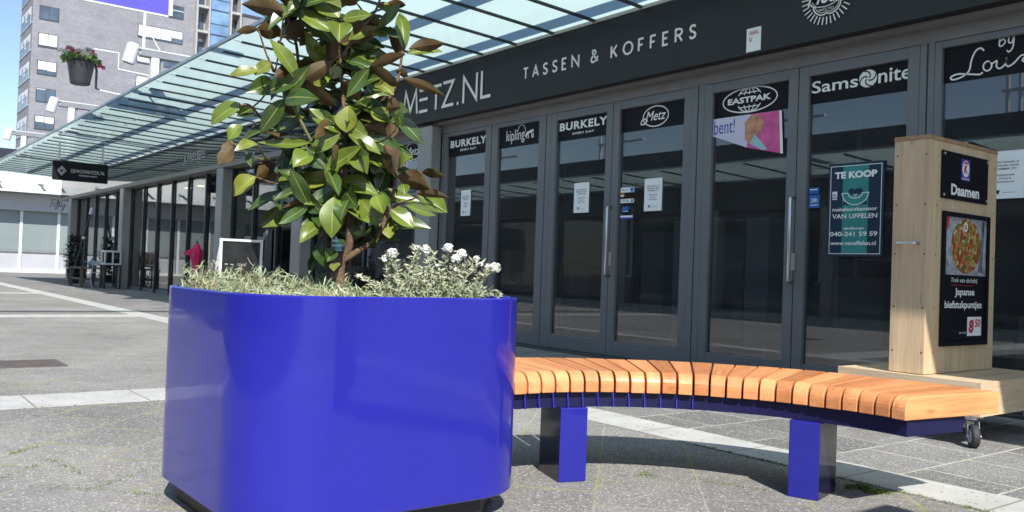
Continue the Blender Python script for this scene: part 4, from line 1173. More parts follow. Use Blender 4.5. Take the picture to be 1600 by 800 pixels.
# box added out of view at the right, only to cast a shadow tip
shadow_box = thing('shadow_block', 'grey box added outside the picture to cast the shadow tip at lower right', 'shadow block', (0.29, 2.24, 0))
MB().box(0.13, 0.45, 2.08, 2.4, 0.10, 2.0).build('body', 'lgrey', shadow_box, bevel=0.01)
MB().box(0.16, 0.42, 2.11, 2.37, 0.0, 0.099).build('plinth', 'black', shadow_box)
MB().box(0.16, 0.42, 2.06, 2.079, 0.5, 1.9).build('panel', 'lgrey', shadow_box)

# ------------------------------------------------------------------ bench
BC = V((-1.725, 2.075, 0))
bench = thing('bench', 'curved bench of orange hardwood slats on a blue steel frame', 'bench', (-2.55, 3.0, 0))
STEP, A0 = 3.87, 81.6
prof = [(0.948, 0.362), (0.948, 0.394)] + [(0.999 - 0.051 * math.cos(R(a)), 0.394 + 0.051 * math.sin(R(a))) for a in (15, 30, 45, 60, 75, 90)] + [(1.495, 0.445), (1.503, 0.437), (1.503, 0.362)]
def slat_mesh():
    mb = MB()
    half = math.tan(R(STEP / 2))
    L, Rg = [], []
    for r, z in prof:
        hw = r * half - 0.0044
        L.append((r, hw, z)); Rg.append((r, -hw, z))
    n = len(prof)
    fs = [tuple(range(n)), tuple(range(2 * n - 1, n - 1, -1))] + [(i, n + i, n + (i + 1) % n, (i + 1) % n) for i in range(n)]
    mb.add(L + Rg, fs)
    return mb
first = None
for k in range(26):
    ang = R(A0 + STEP * (k + 0.5))
    if first is None:
        first = slat_mesh().build('slat', 'slat', None, loc=(0, 0, 0), bevel=0.0028)
        o = first
    else:
        o = first.copy(); COL.objects.link(o)
    o.parent = bench
    o.location = BC - V((-2.55, 3.0, 0)) + V((0, 0, random.uniform(-.0012, .0012)))
    o.rotation_euler = (0, 0, ang)
mb = MB()
def arcbox(mb, r0_, r1_, z0, z1, a0, a1, n=52, mi=0):
    vs, fs = [], []
    for k in range(n + 1):
        a = R(a0 + (a1 - a0) * k / n)
        for r, z in ((r0_, z0), (r1_, z0), (r1_, z1), (r0_, z1)):
            vs.append(BC + V((r * math.cos(a), r * math.sin(a), z)))
    for k in range(n):
        for j in range(4):
            fs.append((k * 4 + j, k * 4 + (j + 1) % 4, k * 4 + 4 + (j + 1) % 4, k * 4 + 4 + j))
    fs += [(0, 3, 2, 1), (n * 4, n * 4 + 1, n * 4 + 2, n * 4 + 3)]
    mb.add(vs, fs, mi)
a1_ = A0 + 26 * STEP
arcbox(mb, 0.976, 0.982, 0.300, 0.361, A0 + 1.0, a1_ - 0.5)
arcbox(mb, 0.9825, 1.31, 0.300, 0.306, A0 + 1.0, a1_ - 0.5)
arcbox(mb, 1.30, 1.308, 0.3062, 0.361, A0 + 1.6, a1_ - 0.5)
mb.fbox(Fr(BC, (math.cos(R(A0 + 1.0)), math.sin(R(A0 + 1.0)), 0), (0, 0, 1), (-math.sin(R(A0 + 1.0)), math.cos(R(A0 + 1.0)), 0)), 0.983, 1.31, 0.3062, 0.3605, 0.001, 0.006)
mb.build('seat_frame', 'shaded_frame', bench)
for k in range(13, 27):
    a = R(min(A0 + STEP * k, a1_ - .7))
    u = V((math.cos(a), math.sin(a), 0)); v = V((-u.y, u.x, 0))
    fr = Fr(BC, u, V((0, 0, 1)), v)
    mb = MB(); mb.prism(fr, [(0.959, 0.3005), (0.9755, 0.3005), (0.9755, 0.3605), (0.972, 0.3605)], -0.0025, 0.0025)
    mb.build('fin', 'blue_leg', bench)
for a in (105.6, 161.3):
    a = R(a)
    u = V((math.cos(a), math.sin(a), 0)); v = V((-u.y, u.x, 0))
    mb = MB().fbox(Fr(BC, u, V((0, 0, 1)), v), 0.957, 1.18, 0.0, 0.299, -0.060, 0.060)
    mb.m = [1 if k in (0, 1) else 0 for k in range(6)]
    mb.build('leg', ['blue_leg', 'shaded_side'], bench, bevel=0.004)

# ------------------------------------------------------------------ wooden trolley sign
tr = thing('trolley_sign', 'wooden advertising sign on a wheeled plank base in front of the shop', 'sign trolley', (-2.5, 5.2, 0))
x0, x1, y0, y1 = -2.92, -2.10, 4.735, 5.76
mb = MB().box(x0, x1 - 0.02, y0, y0 + 0.022, 0.168, 0.348)
mb.build('front_board', 'pinex', tr, bevel=0.002)
mb = MB().box(x1 - 0.0195, x1 + 0.003, y0, y1, 0.168, 0.3475)
mb.build('side_board', 'pineh', tr, bevel=0.002)
MB().box(x0, x0 + 0.02, y0 + 0.0225, y1, 0.168, 0.3475).build('side_board', 'pineh', tr, bevel=0.002)
for k in range(5):
    a = x0 + 0.021 + k * 0.1555
    MB().box(a, a + 0.154, y0 + 0.0225, y1, 0.322, 0.3455).build('deck_plank', 'pineh', tr, bevel=0.002)
MB().box(x0 + 0.02, x1 - 0.02, y1 - 0.02, y1, 0.168, 0.3215).build('back_board', 'pinex', tr, bevel=0.002)
px0, px1, py0, py1, pz = -2.64, -2.437, 4.80, 5.64, 0.349
MB().box(px0, px1 - 0.0205, py0, py0 + 0.02, pz, 1.665).build('end_board', 'pinev', tr, bevel=0.002)
MB().box(px0, px1 - 0.0205, py1 - 0.02, py1, pz, 1.665).build('end_board', 'pinev', tr, bevel=0.002)
ws = [py0, py0 + 0.11, py0 + 0.30, py0 + 0.50, py0 + 0.66, py1]
for xa, xb in ((px1 - 0.02, px1), (px0 + 0.0005, px0 + 0.02)):
    for k in range(5):
        ya, yb = ws[k], ws[k + 1] - 0.0012
        if xa < -2.5: ya, yb = max(ya, py0 + 0.0205), min(yb, py1 - 0.0205)
        MB().box(xa, xb, ya, yb, pz, 1.665).build('plank', 'pinev', tr, bevel=0.0015)
MB().box(px0 - 0.002, px1 + 0.002, py0 - 0.002, py1 + 0.002, 1.6655, 1.690).build('cap', 'endgrain', tr, bevel=0.002)
mb = MB()
for z in (0.47, 0.72, 1.02, 1.30, 1.58):
    for x in (px0 + 0.02, px1 - 0.015):
        mb.lathe((x, py0 - 0.0015, z), [(0.005, 0), (0.004, 0.0014)], 8, 0, (0, 1, 0))
    for y in (py0 + 0.10, py1 - 0.035):
        mb.lathe((px1, y, z), [(0.005, 0), (0.004, 0.0014)], 8, 0, (1, 0, 0))
mb.build('screw', 'mull', tr)
mb = MB().tube([(-2.59, py0 + 0.001, 1.079), (-2.59, py0 - 0.045, 1.079), (-2.585, py0 - 0.05, 1.079), (-2.49, py0 - 0.05, 1.079), (-2.485, py0 - 0.045, 1.079), (-2.485, py0 + 0.001, 1.079)], 0.0085, 10)
mb.build('handle', 'steel', tr, smooth=True)
XF = px1 + 0.0005
fr = FX(XF)
np_ = MB().fbox(fr, 4.932, 5.499, 1.345, 1.617, 0.004, 0.009)
np_ = np_.build('name_plate', 'dark', tr)
mb = MB()
fr2 = FX(XF + 0.009)
mb.text(fr2, 'Daamen', (5.04, 1.37, 5.385, 1.435), 0.0003, 0, 0, 0.035, 0.0008)
mb.build('lettering', 'white', np_)
mb = MB()
mb.fbox(fr2, 5.157, 5.265, 1.465, 1.590, 0.0002, 0.0007, 0)
mb.prism(fr2, ellipse(5.211, 1.535, 0.043, 0.049, 28), 0.0008, 0.0013, 1)
mb.text(fr2, 'K', (5.190, 1.508, 5.234, 1.556), 0.0014, 2, 0, 0.06, 0.0006)
mb.prism(fr2, [(5.190, 1.562), (5.232, 1.562), (5.238, 1.578), (5.221, 1.571), (5.211, 1.583), (5.201, 1.571), (5.184, 1.578)], 0.0016, 0.0022, 2)
mb.text(fr2, 'KEURSLAGER', (5.166, 1.470, 5.256, 1.480), 0.0009, 1, 0, 0.03, 0.0004)
mb.build('crown_logo', ['violet', 'white', 'red'], np_)
mb = MB()
for y in (4.952, 5.48):
    for z in (1.365, 1.598): mb.lathe((XF + 0.009, y, z), [(0.009, 0), (0.009, 0.008), (0.006, 0.010)], 12, 0, (1, 0, 0))
mb.build('standoff', 'steel', np_)
pf = MB()
ya, yb, za, zb = 4.958, 5.525, 0.502, 1.272
pf.fbox(fr, ya, ya + 0.024, za, zb, 0.001, 0.02); pf.fbox(fr, yb - 0.024, yb, za, zb, 0.001, 0.02)
pf.fbox(fr, ya + 0.024, yb - 0.024, za, za + 0.024, 0.001, 0.0195); pf.fbox(fr, ya + 0.024, yb - 0.024, zb - 0.024, zb, 0.001, 0.0195)
pf.fbox(fr, ya + 0.024, yb - 0.024, za + 0.024, zb - 0.024, 0.001, 0.006)
pf = pf.build('poster_frame', 'dark', tr, bevel=0.002)
fr3 = FX(XF + 0.006)
mb = MB()
mb.fbox(fr3, ya + 0.025, yb - 0.025, 0.912, zb - 0.025, 0.0002, 0.0007, 0)
mb.prism(fr3, ellipse(5.242, 1.08, 0.250, 0.164, 40), 0.0008, 0.0012, 1)
mb.prism(fr3, ellipse(5.245, 1.082, 0.185, 0.161, 40), 0.0013, 0.0018, 2)
mb.prism(fr3, [(4.985, 1.245), (5.045, 1.245), (5.02, 1.16)], 0.0008, 0.0013, 3)
for k in range(5):
    mb.stroke(fr3, [(5.445 + 0.006 * k, 1.24), (5.40 + 0.012 * k, 0.93)], 0.003, 0.0013, 4, False, 0.0004)
mb.prism(fr3, ellipse(5.235, 1.195, 0.022, 0.03, 20), 0.0020, 0.0024, 5)
mb.text(fr3, 'K', (5.225, 1.18, 5.246, 1.207), 0.0025, 3, 0, 0.05, 0.0004)
mb.build('food_picture', [mat('grey_print', (0.30, 0.30, 0.33), 0.5, var=0.5, scale=22), mat('plate_print', (0.36, 0.40, 0.46), 0.5, var=0.35, scale=18), 'food', 'red', 'ink', 'white'], pf)
mb = MB()
mb.text(fr3, 'Trek van dichtbij', (5.075, 0.862, 5.40, 0.895), 0.0003, 0, 0.2, 0.0, 0.0005)
mb.text(fr3, 'Japanse', (5.125, 0.782, 5.365, 0.836), 0.0003, 0, 0, 0.02, 0.0005)
mb.text(fr3, 'biefstukpuntjes', (5.005, 0.706, 5.462, 0.762), 0.0003, 0, 0, 0.02, 0.0005)
mb.text(fr3, 'per stuk', (5.19, 0.566, 5.27, 0.584), 0.0003, 0, 0, 0.0, 0.0005)
mb.fbox(fr3, 5.286, 5.463, 0.556, 0.668, 0.0002, 0.0007, 0)
mb.text(fr3, '8', (5.302, 0.572, 5.368, 0.652), 0.0008, 1, 0.1, 0.05, 0.0005)
mb.text(fr3, '50', (5.378, 0.607, 5.45, 0.655), 0.0008, 1, 0.1, 0.03, 0.0005)
mb.stroke(fr3, [(5.08, 0.853), (5.34, 0.851)], 0.003, 0.0004, 1, False, 0.0004)
mb.build('lettering', ['white', 'red'], pf)
def caster(cx, cy, ang):
    ca = MB()
    c = V((cx, cy, 0))
    u = V((math.cos(ang), math.sin(ang), 0)); v = V((-u.y, u.x, 0))
    fr = Fr(c, u, V((0, 0, 1)), v)
    ca.fbox(fr, -0.045, 0.045, 0.158, 0.167, -0.045, 0.045)
    ca.lathe(c + V((0, 0, 0.140)), [(0.030, 0), (0.034, 0.004), (0.034, 0.017)], 16)
    for s_ in (-1, 1):
        ca.prism(Fr(c + v * (0.026 * s_), u, V((0, 0, 1)), v * s_), [(-0.03, 0.139), (0.03, 0.139), (0.045, 0.07), (0.055, 0.045), (0.035, 0.04), (0.0, 0.09)], 0, 0.004)
    ca.prism(Fr(c, u, V((0, 0, 1)), v), [(-0.075, 0.098), (-0.062, 0.12), (-0.02, 0.132), (-0.02, 0.123), (-0.055, 0.108), (-0.07, 0.088)], -0.024, 0.024)
    ca.lathe(c + u * 0.042 + V((0, 0, 0.061)) - v * 0.036, [(0.009, 0), (0.009, 0.072)], 10, 0, v)
    o = ca.build('caster', 'zinc', tr, bevel=0.0015)
    mb = MB().lathe(c + u * 0.042 + V((0, 0, 0.061)) - v * 0.019, [(0.054, 0), (0.061, 0.007), (0.061, 0.031), (0.054, 0.038)], 28, 0, v)
    mb.lathe(c + u * 0.042 + V((0, 0, 0.061)) - v * 0.0205, [(0.036, 0), (0.030, 0.041)], 20, 1, v)
    mb.build('wheel', ['rubber', 'lgrey'], o)
caster(-2.17, 4.80, R(-50)); caster(-2.84, 4.82, R(-70)); caster(-2.19, 5.68, R(20)); caster(-2.84, 5.68, R(-40))

# ------------------------------------------------------------------ chalkboard and the far terrace
t = thing('chalkboard', 'black chalkboard in a silver frame standing behind the planter', 'chalkboard', (-12, 4.5, 0))
FC = FX(-12.0)
mb = MB()
for a0, a1, b0, b1 in ((4.18, 4.215, 0.0, 1.155), (4.755, 4.79, 0.0, 1.155), (4.215, 4.755, 1.12, 1.153), (4.215, 4.755, 0.25, 0.285)):
    mb.fbox(FC, a0, a1, b0, b1, -0.02, 0.02)
mb.build('frame', 'wsteel', t, bevel=0.003)
bd = MB().fbox(FC, 4.215, 4.755, 0.285, 1.12, -0.008, 0.004).build('board', 'slate', t)
mb = MB()
mb.text(FX(-11.996), 'royal', (4.43, 0.76, 4.57, 0.83), 0.001, 0, 0.4, -0.01, 0.001)
mb.stroke(FX(-11.996), [(4.26, 0.80), (4.30, 0.80)], 0.012, 0.001, 0, False, 0.001)
mb.stroke(FX(-11.996), [(4.34, 0.80), (4.38, 0.795)], 0.010, 0.001, 0, False, 0.001)
mb.stroke(FX(-11.996), [(4.58, 0.90), (4.62, 0.83), (4.67, 0.79)], 0.006, 0.001, 0, False, 0.001)
mb.build('chalk_writing', ['chalk', 'skin'], bd)
for y in (4.20, 4.77):
    MB().tube([(-12.02, y, 1.1), (-12.45, y, 0.0)], 0.014, 6).build('rear_leg', 'wsteel', t)

t = thing('garden_table', 'weathered wooden bench table outside the far shop corner', 'table', (-26.6, 5.5, 0))
tb = MB()
for k in range(4): tb.box(-27.1, -25.6, 5.2 + k * 0.165, 5.2 + k * 0.165 + 0.15, 0.50, 0.535)
tb.build('tabletop', 'oldwood', t)
for x in (-27.05, -25.72):
    for y in (5.22, 5.78): MB().box(x, x + 0.07, y, y + 0.07, 0, 0.499).build('leg', 'oldwood', t)
MB().box(-27.04, -25.66, 5.24, 5.27, 0.2, 0.25).build('stretcher', 'oldwood', t)
MB().box(-25.71, -25.66, 5.291, 5.779, 0.2, 0.25).build('stretcher', 'oldwood', t)
mb = MB().lathe((-26.2, 5.6, 0.536), [(0.05, 0), (0.085, 0.03), (0.10, 0.10), (0.08, 0.16), (0.03, 0.20), (0.02, 0.25)], 16)
mb.tube([(-26.2, 5.52, 0.62), (-26.2, 5.44, 0.68), (-26.2, 5.42, 0.72)], 0.012, 6)
tag(mb.build('watering_jug', mat('dusty_blue_jug', (0.16, 0.26, 0.38), 0.5), loc=(-26.2, 5.6, 0.536), smooth=True), 'dusty blue jug on the weathered table by the far shop', 'jug')
t = thing('plant_stand', 'dark slim stand carrying a white lantern cabinet', 'stand', (-24.9, 5.78, 0))
MB().box(-25.1, -24.6, 5.55, 6.0, 0.60, 0.63).build('top', 'mull', t)
for x in (-25.08, -24.65):
    for y in (5.57, 5.95): MB().box(x, x + 0.04, y, y + 0.04, 0, 0.599).build('leg', 'mull', t)
t = thing('lantern_cabinet', 'white two-paned lantern cabinet on a dark stand outside the far shop', 'lantern', (-24.85, 5.78, 0.631))
mb = MB()
mb.box(-25.05, -24.65, 5.57, 5.99, 0.632, 0.675); mb.box(-25.05, -24.65, 5.57, 5.99, 0.965, 1.01)
for y in (5.57, 5.765, 5.955): mb.box(-24.69, -24.65, y, y + 0.035, 0.675, 0.965)
for y in (5.57, 5.955): mb.box(-25.05, -25.01, y, y + 0.035, 0.675, 0.965)
mb.build('frame', 'wsteel', t, bevel=0.004)
MB().box(-24.70, -24.692, 5.606, 5.954, 0.676, 0.964).build('pane', 'fasciaglass', t)
MB().box(-25.03, -24.85, 5.62, 5.94, 0.676, 0.9).build('inside_shelf', 'inside', t)
t = thing('folding_chair', 'small pale folding chair beside the weathered table', 'chair', (-25.3, 5.5, 0))
for y in (5.40, 5.62):
    MB().tube([(-25.45, y, 0), (-25.15, y, 0.42), (-25.1, y, 0.75)], 0.014, 6).build('leg', 'lgrey', t)
    MB().tube([(-25.1, y, 0), (-25.42, y, 0.40)], 0.014, 6).build('leg', 'lgrey', t)
MB().box(-25.44, -25.14, 5.42, 5.60, 0.40, 0.42).build('seat', 'lgrey', t)
MB().box(-25.12, -25.10, 5.41, 5.61, 0.60, 0.72).build('backrest', 'lgrey', t)
# dark potted bush and leaning pole at the corner
t = thing('potted_bush', 'dark bushy potted plant beside the far corner column', 'potted plant', (-29.2, 5.75, 0))
MB().lathe((-29.2, 5.75, 0), [(0.14, 0), (0.20, 0.28), (0.18, 0.28)], 16).build('pot', 'pot', t)
mb = MB()
for k in range(900):
    a, r = random.uniform(0, 6.283), 0.30 * random.random() ** 0.5
    z = random.uniform(0.28, 1.45)
    k2 = 1.0 - 0.5 * abs(z - 0.8) / 0.7
    q_ = V((-29.2 + r * k2 * math.cos(a), 5.75 + r * k2 * math.sin(a), z))
    d = V((math.cos(a), math.sin(a), random.uniform(-.4, .9))).normalized()
    sd = d.cross(V((0, 0, 1))).normalized() * 0.035
    mb.add([q_, q_ + d * 0.06 + sd, q_ + d * 0.13, q_ + d * 0.06 - sd], [(0, 1, 2, 3)])
mb.build('foliage', mat('dark_bush_leaf', (0.02, 0.03, 0.022), 0.7, var=0.4, scale=9), t)
mb = MB().tube([(-28.6, 5.55, 0.0), (-28.6, 6.05, 2.25)], 0.03, 8)
mb.tube([(-28.6, 6.02, 2.1), (-28.6, 6.06, 2.3)], 0.05, 8, 1)
mb.tube([(-28.6, 5.85, 1.35), (-28.6, 5.87, 1.42)], 0.05, 8, 1)
tag(mb.build('leaning_pole', ['mull', 'wsteel'], loc=(-28.6, 5.55, 0)), 'dark pole with white tips leaning at the far shop corner', 'pole')

# ------------------------------------------------------------------ magnolia tree in the planter
rnd = random.Random(21)
tree = thing('magnolia_tree', 'young magnolia with glossy green leaves and rust brown undersides in the blue planter', 'tree', (-2.84, 1.42, 0.70))
limbs = MB()
def S3(pts, d=3.12): return [spot(x, y, d + (q[0] if q else 0)) for x, y, *q in pts]
def limb(pts, r0_, r1_, mi=0, n=8):
    P = cat_rom([tuple(p) for p in S3(pts)], 5)
    limbs.tube(P, [r1_ + (r0_ - r1_) * (1 - i / (len(P) - 1)) ** 2.0 for i in range(len(P))], n, mi)
    return P
SK = []
SK += limb([(529, 474), (531, 445), (530, 425), (534, 405), (545, 385), (548, 340), (543, 300), (538, 250), (540, 207), (536, 150), (532, 90), (530, 24), (528, -60), (526, -120)], 0.027, 0.005)
SK += limb([(531, 420), (520, 402), (505, 385), (498, 360), (492, 320), (480, 290)], 0.015, 0.007)
SK += limb([(534, 408), (560, 392), (590, 368), (606, 330), (615, 300), (619, 270)], 0.014, 0.006)
SK += limb([(543, 330, .05), (515, 270, .06), (487, 222, 0.0), (455, 160, -.04), (430, 112, -.05)], 0.010, 0.005, 1)
SK += limb([(540, 250), (575, 220), (600, 170), (621, 126), (629, 80)], 0.010, 0.005)
SK += limb([(492, 320), (470, 290, .05), (445, 265, .06), (430, 250, .05)], 0.008, 0.004, 1)
SK += limb([(536, 160, .1), (505, 140, .15), (471, 128, .16), (463, 70, .12), (448, 20, .12), (440, -40, .1)], 0.009, 0.005)
SK += limb([(480, 290, .1), (440, 230, .12), (412, 190, .1), (390, 165, .05), (372, 166, 0)], 0.008, 0.004)
SK += limb([(606, 330), (625, 318), (640, 312)], 0.006, 0.004)
SK += limb([(532, 90), (560, 50), (585, 20), (600, -20)], 0.008, 0.004)

tops = MB()
def leaf(base, tip, nrm, width, mt, curl=0.0, fold=0.25, wav=0.0):
    ax = tip - base
    L = ax.length
    if L < 0.01: return
    u = ax.normalized()
    n = (nrm - u * nrm.dot(u)).normalized()
    s = u.cross(n)
    NL, across = 11, (-1.0, -0.55, -0.045, 0.045, 0.55, 1.0)
    top, bot = [], []
    ph = rnd.uniform(0, 6)
    for i in range(NL):
        t = i / (NL - 1)
        wd = width * 0.5 * (math.sin(math.pi * (0.03 + 0.97 * t) ** 0.92) ** 0.95 if 0 < t < 1 else (0.08 if t == 0 else 0.02))
        arch = curl * L * (t * (1 - t) * 2.2 - 0.35 * t * t)
        for a in across:
            p = base + u * (L * t) + s * (a * wd) + n * (arch + fold * abs(a) * wd + wav * wd * math.sin(ph + t * 7 + a * 2) * abs(a))
            top.append(p); bot.append(p - n * 0.0012)
    W = len(across)
    fs, ms = [], []
    for i in range(NL - 1):
        for j in range(W - 1):
            q = (i * W + j, i * W + j + 1, (i + 1) * W + j + 1, (i + 1) * W + j)
            fs.append(q); ms.append(3 if j == 2 else mt)
    b0 = len(tops.v)
    tops.v += top + bot
    o = len(top)
    tops.f += [tuple(reversed([b0 + k for k in q])) for q in fs] + [tuple(b0 + o + k for k in q) for q in fs]
    tops.m += ms + [4] * len(fs)
toC = -fw
UP = V((0, 0, 1))
def twig(p, r=0.0028):
    k = min(range(len(SK)), key=lambda i: (SK[i] - p).length + (0.05 if SK[i].z > p.z else 0))
    a = SK[k]
    if (a - p).length < 0.015: return
    mid = (a + p) * 0.5 + V((0, 0, -0.02 * (a - p).length / 0.2))
    limbs.tube(cat_rom([tuple(a), tuple(mid), tuple(p)], 3), [r * 1.2] * 6 + [r * 0.8], 6, 1 if rnd.random() < 0.5 else 0)
DEP = {}
def hero(bx, by, tx, ty, w, f, dz=0.0):
    key = (round(bx / 45), round(by / 45))
    if key not in DEP:
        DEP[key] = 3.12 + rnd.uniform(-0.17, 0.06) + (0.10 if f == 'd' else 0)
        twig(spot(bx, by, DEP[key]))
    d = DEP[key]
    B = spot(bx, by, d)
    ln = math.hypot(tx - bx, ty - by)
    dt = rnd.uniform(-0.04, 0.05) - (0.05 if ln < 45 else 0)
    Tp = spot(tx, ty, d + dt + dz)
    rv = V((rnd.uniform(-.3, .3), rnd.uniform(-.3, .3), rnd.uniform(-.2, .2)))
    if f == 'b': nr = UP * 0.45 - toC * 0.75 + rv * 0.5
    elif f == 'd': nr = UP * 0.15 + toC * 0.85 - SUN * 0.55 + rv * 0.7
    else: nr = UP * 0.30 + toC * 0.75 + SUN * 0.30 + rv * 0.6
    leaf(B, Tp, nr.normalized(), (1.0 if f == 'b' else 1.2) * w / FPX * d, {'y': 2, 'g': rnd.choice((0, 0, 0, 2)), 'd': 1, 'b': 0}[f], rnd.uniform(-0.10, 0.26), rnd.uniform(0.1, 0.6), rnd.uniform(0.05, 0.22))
Z3 = [(765, 90, 640, -30, 118, 'g'), (740, 170, 525, 65, 80, 'g'), (770, 120, 765, 215, 105, 'g'), (785, 100, 935, 75, 72, 'g'), (930, 140, 815, 210, 66, 'g'),
      (935, 145, 1015, 190, 75, 'y'), (890, 110, 1010, 140, 66, 'b'), (720, 180, 725, 335, 115, 'b'), (480, 60, 260, 20, 105, 'b'), (470, 170, 330, 150, 95, 'b'),
      (345, 150, 230, 165, 45, 'b'), (590, 120, 480, 190, 90, 'b'), (450, 210, 465, 290, 48, 'b'), (410, 330, 325, 390, 90, 'g'), (345, 370, 190, 390, 55, 'y'),
      (520, 345, 430, 400, 60, 'b'), (820, 240, 1010, 280, 66, 'd'), (840, 270, 970, 330, 60, 'g'), (800, 290, 855, 335, 66, 'g'), (770, 400, 715, 350, 66, 'g'), (700, 420, 550, 485, 85, 'g'),
      (600, 470, 755, 520, 75, 'd'), (420, 430, 285, 480, 85, 'd'), (450, 430, 535, 450, 66, 'g'), (250, 540, 95, 645, 95, 'g'), (320, 560, 235, 605, 66, 'd'), (260, 650, 185, 730, 66, 'g'),
      (615, 745, 345, 745, 48, 'g'), (340, 750, 225, 775, 55, 'y'), (770, 690, 600, 565, 78, 'g'), (770, 695, 610, 800, 88, 'g'), (805, 690, 812, 550, 98, 'g'), (815, 700, 985, 800, 66, 'g'),
      (715, 620, 640, 720, 66, 'b'), (870, 520, 780, 420, 105, 'b'), (960, 430, 1050, 490, 78, 'g'), (1060, 515, 890, 560, 55, 'b'), (940, 570, 1025, 640, 76, 'g'), (1090, 560, 1010, 560, 80, 'b'),
      (1105, 260, 1083, 55, 64, 'g'), (1095, 300, 1028, 135, 74, 'b'), (1130, 255, 1318, 225, 74, 'b'), (1120, 280, 1305, 265, 52, 'g'), (1060, 370, 1130, 395, 44, 'b'), (1100, 410, 1318, 497, 52, 'b'),
      (1030, 640, 1040, 725, 76, 'b'), (900, 650, 1040, 725, 76, 'b'), (1010, 20, 1118, 25, 45, 'b'), (960, 20, 1055, 75, 52, 'y'), (1060, 680, 1078, 585, 50, 'y'), (640, 590, 745, 640, 70, 'd'),
      (490, 690, 385, 690, 100, 'd'), (660, 350, 700, 405, 66, 'd'), (870, 270, 935, 235, 55, 'd'), (560, 20, 500, 60, 60, 'd'), (620, 160, 560, 240, 60, 'b'), (845, 180, 880, 100, 50, 'b'), (690, 470, 640, 400, 60, 'g'),
      (870, 600, 960, 640, 55, 'g'), (540, 600, 470, 540, 60, 'b'), (370, 640, 300, 720, 55, 'b'), (200, 735, 160, 800, 50, 'b'), (650, 30, 560, 0, 60, 'd'), (860, 20, 780, -20, 70, 'b'), (760, 760, 740, 830, 60, 'd')]
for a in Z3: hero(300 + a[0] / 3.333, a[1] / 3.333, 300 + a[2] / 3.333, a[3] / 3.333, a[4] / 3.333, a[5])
Z4 = [(690, 235, 500, 258, 82, 'g'), (715, 235, 890, 295, 76, 'g'), (690, 310, 680, 492, 95, 'g'), (700, 220, 702, 50, 80, 'g'), (590, 120, 508, 172, 82, 'g'), (575, 90, 672, 180, 78, 'd'),
      (760, 110, 842, 202, 78, 'g'), (640, 440, 538, 505, 78, 'g'), (440, 210, 330, 225, 70, 'b'), (340, 218, 240, 305, 78, 'y'), (430, 160, 345, 215, 76, 'b'), (640, 325, 455, 358, 48, 'b'), (970, 200, 915, 75, 110, 'b'),
      (980, 190, 1037, 125, 64, 'g'), (975, 215, 1125, 270, 98, 'b'), (1085, 198, 1182, 215, 52, 'b'), (1068, 300, 1198, 378, 84, 'g'), (1015, 345, 1145, 393, 44, 'g'), (1060, 293, 1205, 308, 44, 'b'),
      (945, 365, 1047, 445, 76, 'g'), (880, 300, 912, 385, 66, 'g'), (815, 320, 885, 435, 86, 'g'), (930, 410, 942, 495, 66, 'y'), (860, 440, 872, 535, 120, 'd'), (240, 80, 175, 165, 66, 'b'),
      (740, 260, 792, 355, 98, 'd'), (650, 480, 652, 630, 64, 'd'), (460, 215, 505, 255, 56, 'g'), (570, 180, 665, 205, 86, 'd'), (760, 170, 855, 235, 66, 'd'), (330, 110, 320, 172, 42, 'd'),
      (840, 180, 930, 260, 70, 'd'), (560, 300, 640, 380, 70, 'd'), (520, 260, 560, 330, 60, 'd'), (760, 320, 720, 420, 70, 'd'), (620, 560, 580, 650, 40, 'd'), (1000, 250, 1010, 300, 44, 'g'), (890, 250, 980, 280, 60, 'b'),
      (700, 600, 690, 640, 40, 'y'), (780, 60, 850, 120, 60, 'd'), (800, 400, 830, 480, 80, 'd'), (690, 540, 660, 600, 50, 'd')]
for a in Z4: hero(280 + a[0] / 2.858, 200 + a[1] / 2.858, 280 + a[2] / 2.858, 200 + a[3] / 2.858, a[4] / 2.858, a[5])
# whorls of leaves on the far side of the crown and above the picture
def whorl(c, ax, n, size):
    ax = ax.normalized()
    a = ax.orthogonal().normalized(); bq = ax.cross(a)
    t0 = rnd.uniform(0, 6)
    for k in range(n):
        t = t0 + 6.283 * k / n + rnd.uniform(-.3, .3)
        out = a * math.cos(t) + bq * math.sin(t)
        el = rnd.uniform(0.1, 0.75)
        d = (out + ax * el).normalized()
        ln = size * rnd.uniform(0.7, 1.15)
        leaf(c, c + d * ln - UP * ln * 0.25, (ax - out * el * 0.5 + toC * 0.55).normalized(), ln * rnd.uniform(0.36, 0.46), rnd.choice((0, 0, 1, 1)), rnd.uniform(-0.08, 0.26), rnd.uniform(0.1, 0.55), rnd.uniform(0.05, 0.2))
    twig(c)
for k, (x, y, dd) in enumerate(((505, 60, .25), (560, 120, .28), (470, 250, .30), (520, 180, .25), (590, 230, .26), (560, 290, .22), (480, 330, .22), (600, 350, .22), (530, 350, .18),
                  (560, 40, .22), (500, 130, .3), (470, 20, .2), (545, 240, .3), (510, 290, .3), (585, 280, .3), (450, 300, .2), (565, 370, .15), (500, 230, .15), (580, 190, .2), (440, 200, .2), (520, 110, .1), (560, 160, .05), (500, 250, .08), (575, 250, .05), (545, 310, .02), (480, 180, .1), (590, 300, .06), (505, 330, .05), (460, 120, .2), (550, 70, .1))):
    c = spot(x, y, 3.12 + dd * 0.8)
    whorl(c, V((c.x + 2.85, c.y - 1.42, 0.25)) + toC * 0.35 + V((rnd.uniform(-.1, .1), rnd.uniform(-.1, .1), 0.15)), rnd.randint(4, 6), 0.16)
for x, y, dd in ((480, -45, -.1), (530, -60, .1), (585, -40, -.1), (450, -70, .0), (620, -70, .1), (550, -110, -.05), (500, -120, .1), (525, -150, 0)):
    c = spot(x, y, 3.12 + dd)
    whorl(c, toC * 0.5 + V((rnd.uniform(-.4, .4), rnd.uniform(-.4, .4), 0.6)), rnd.randint(5, 7), 0.16)
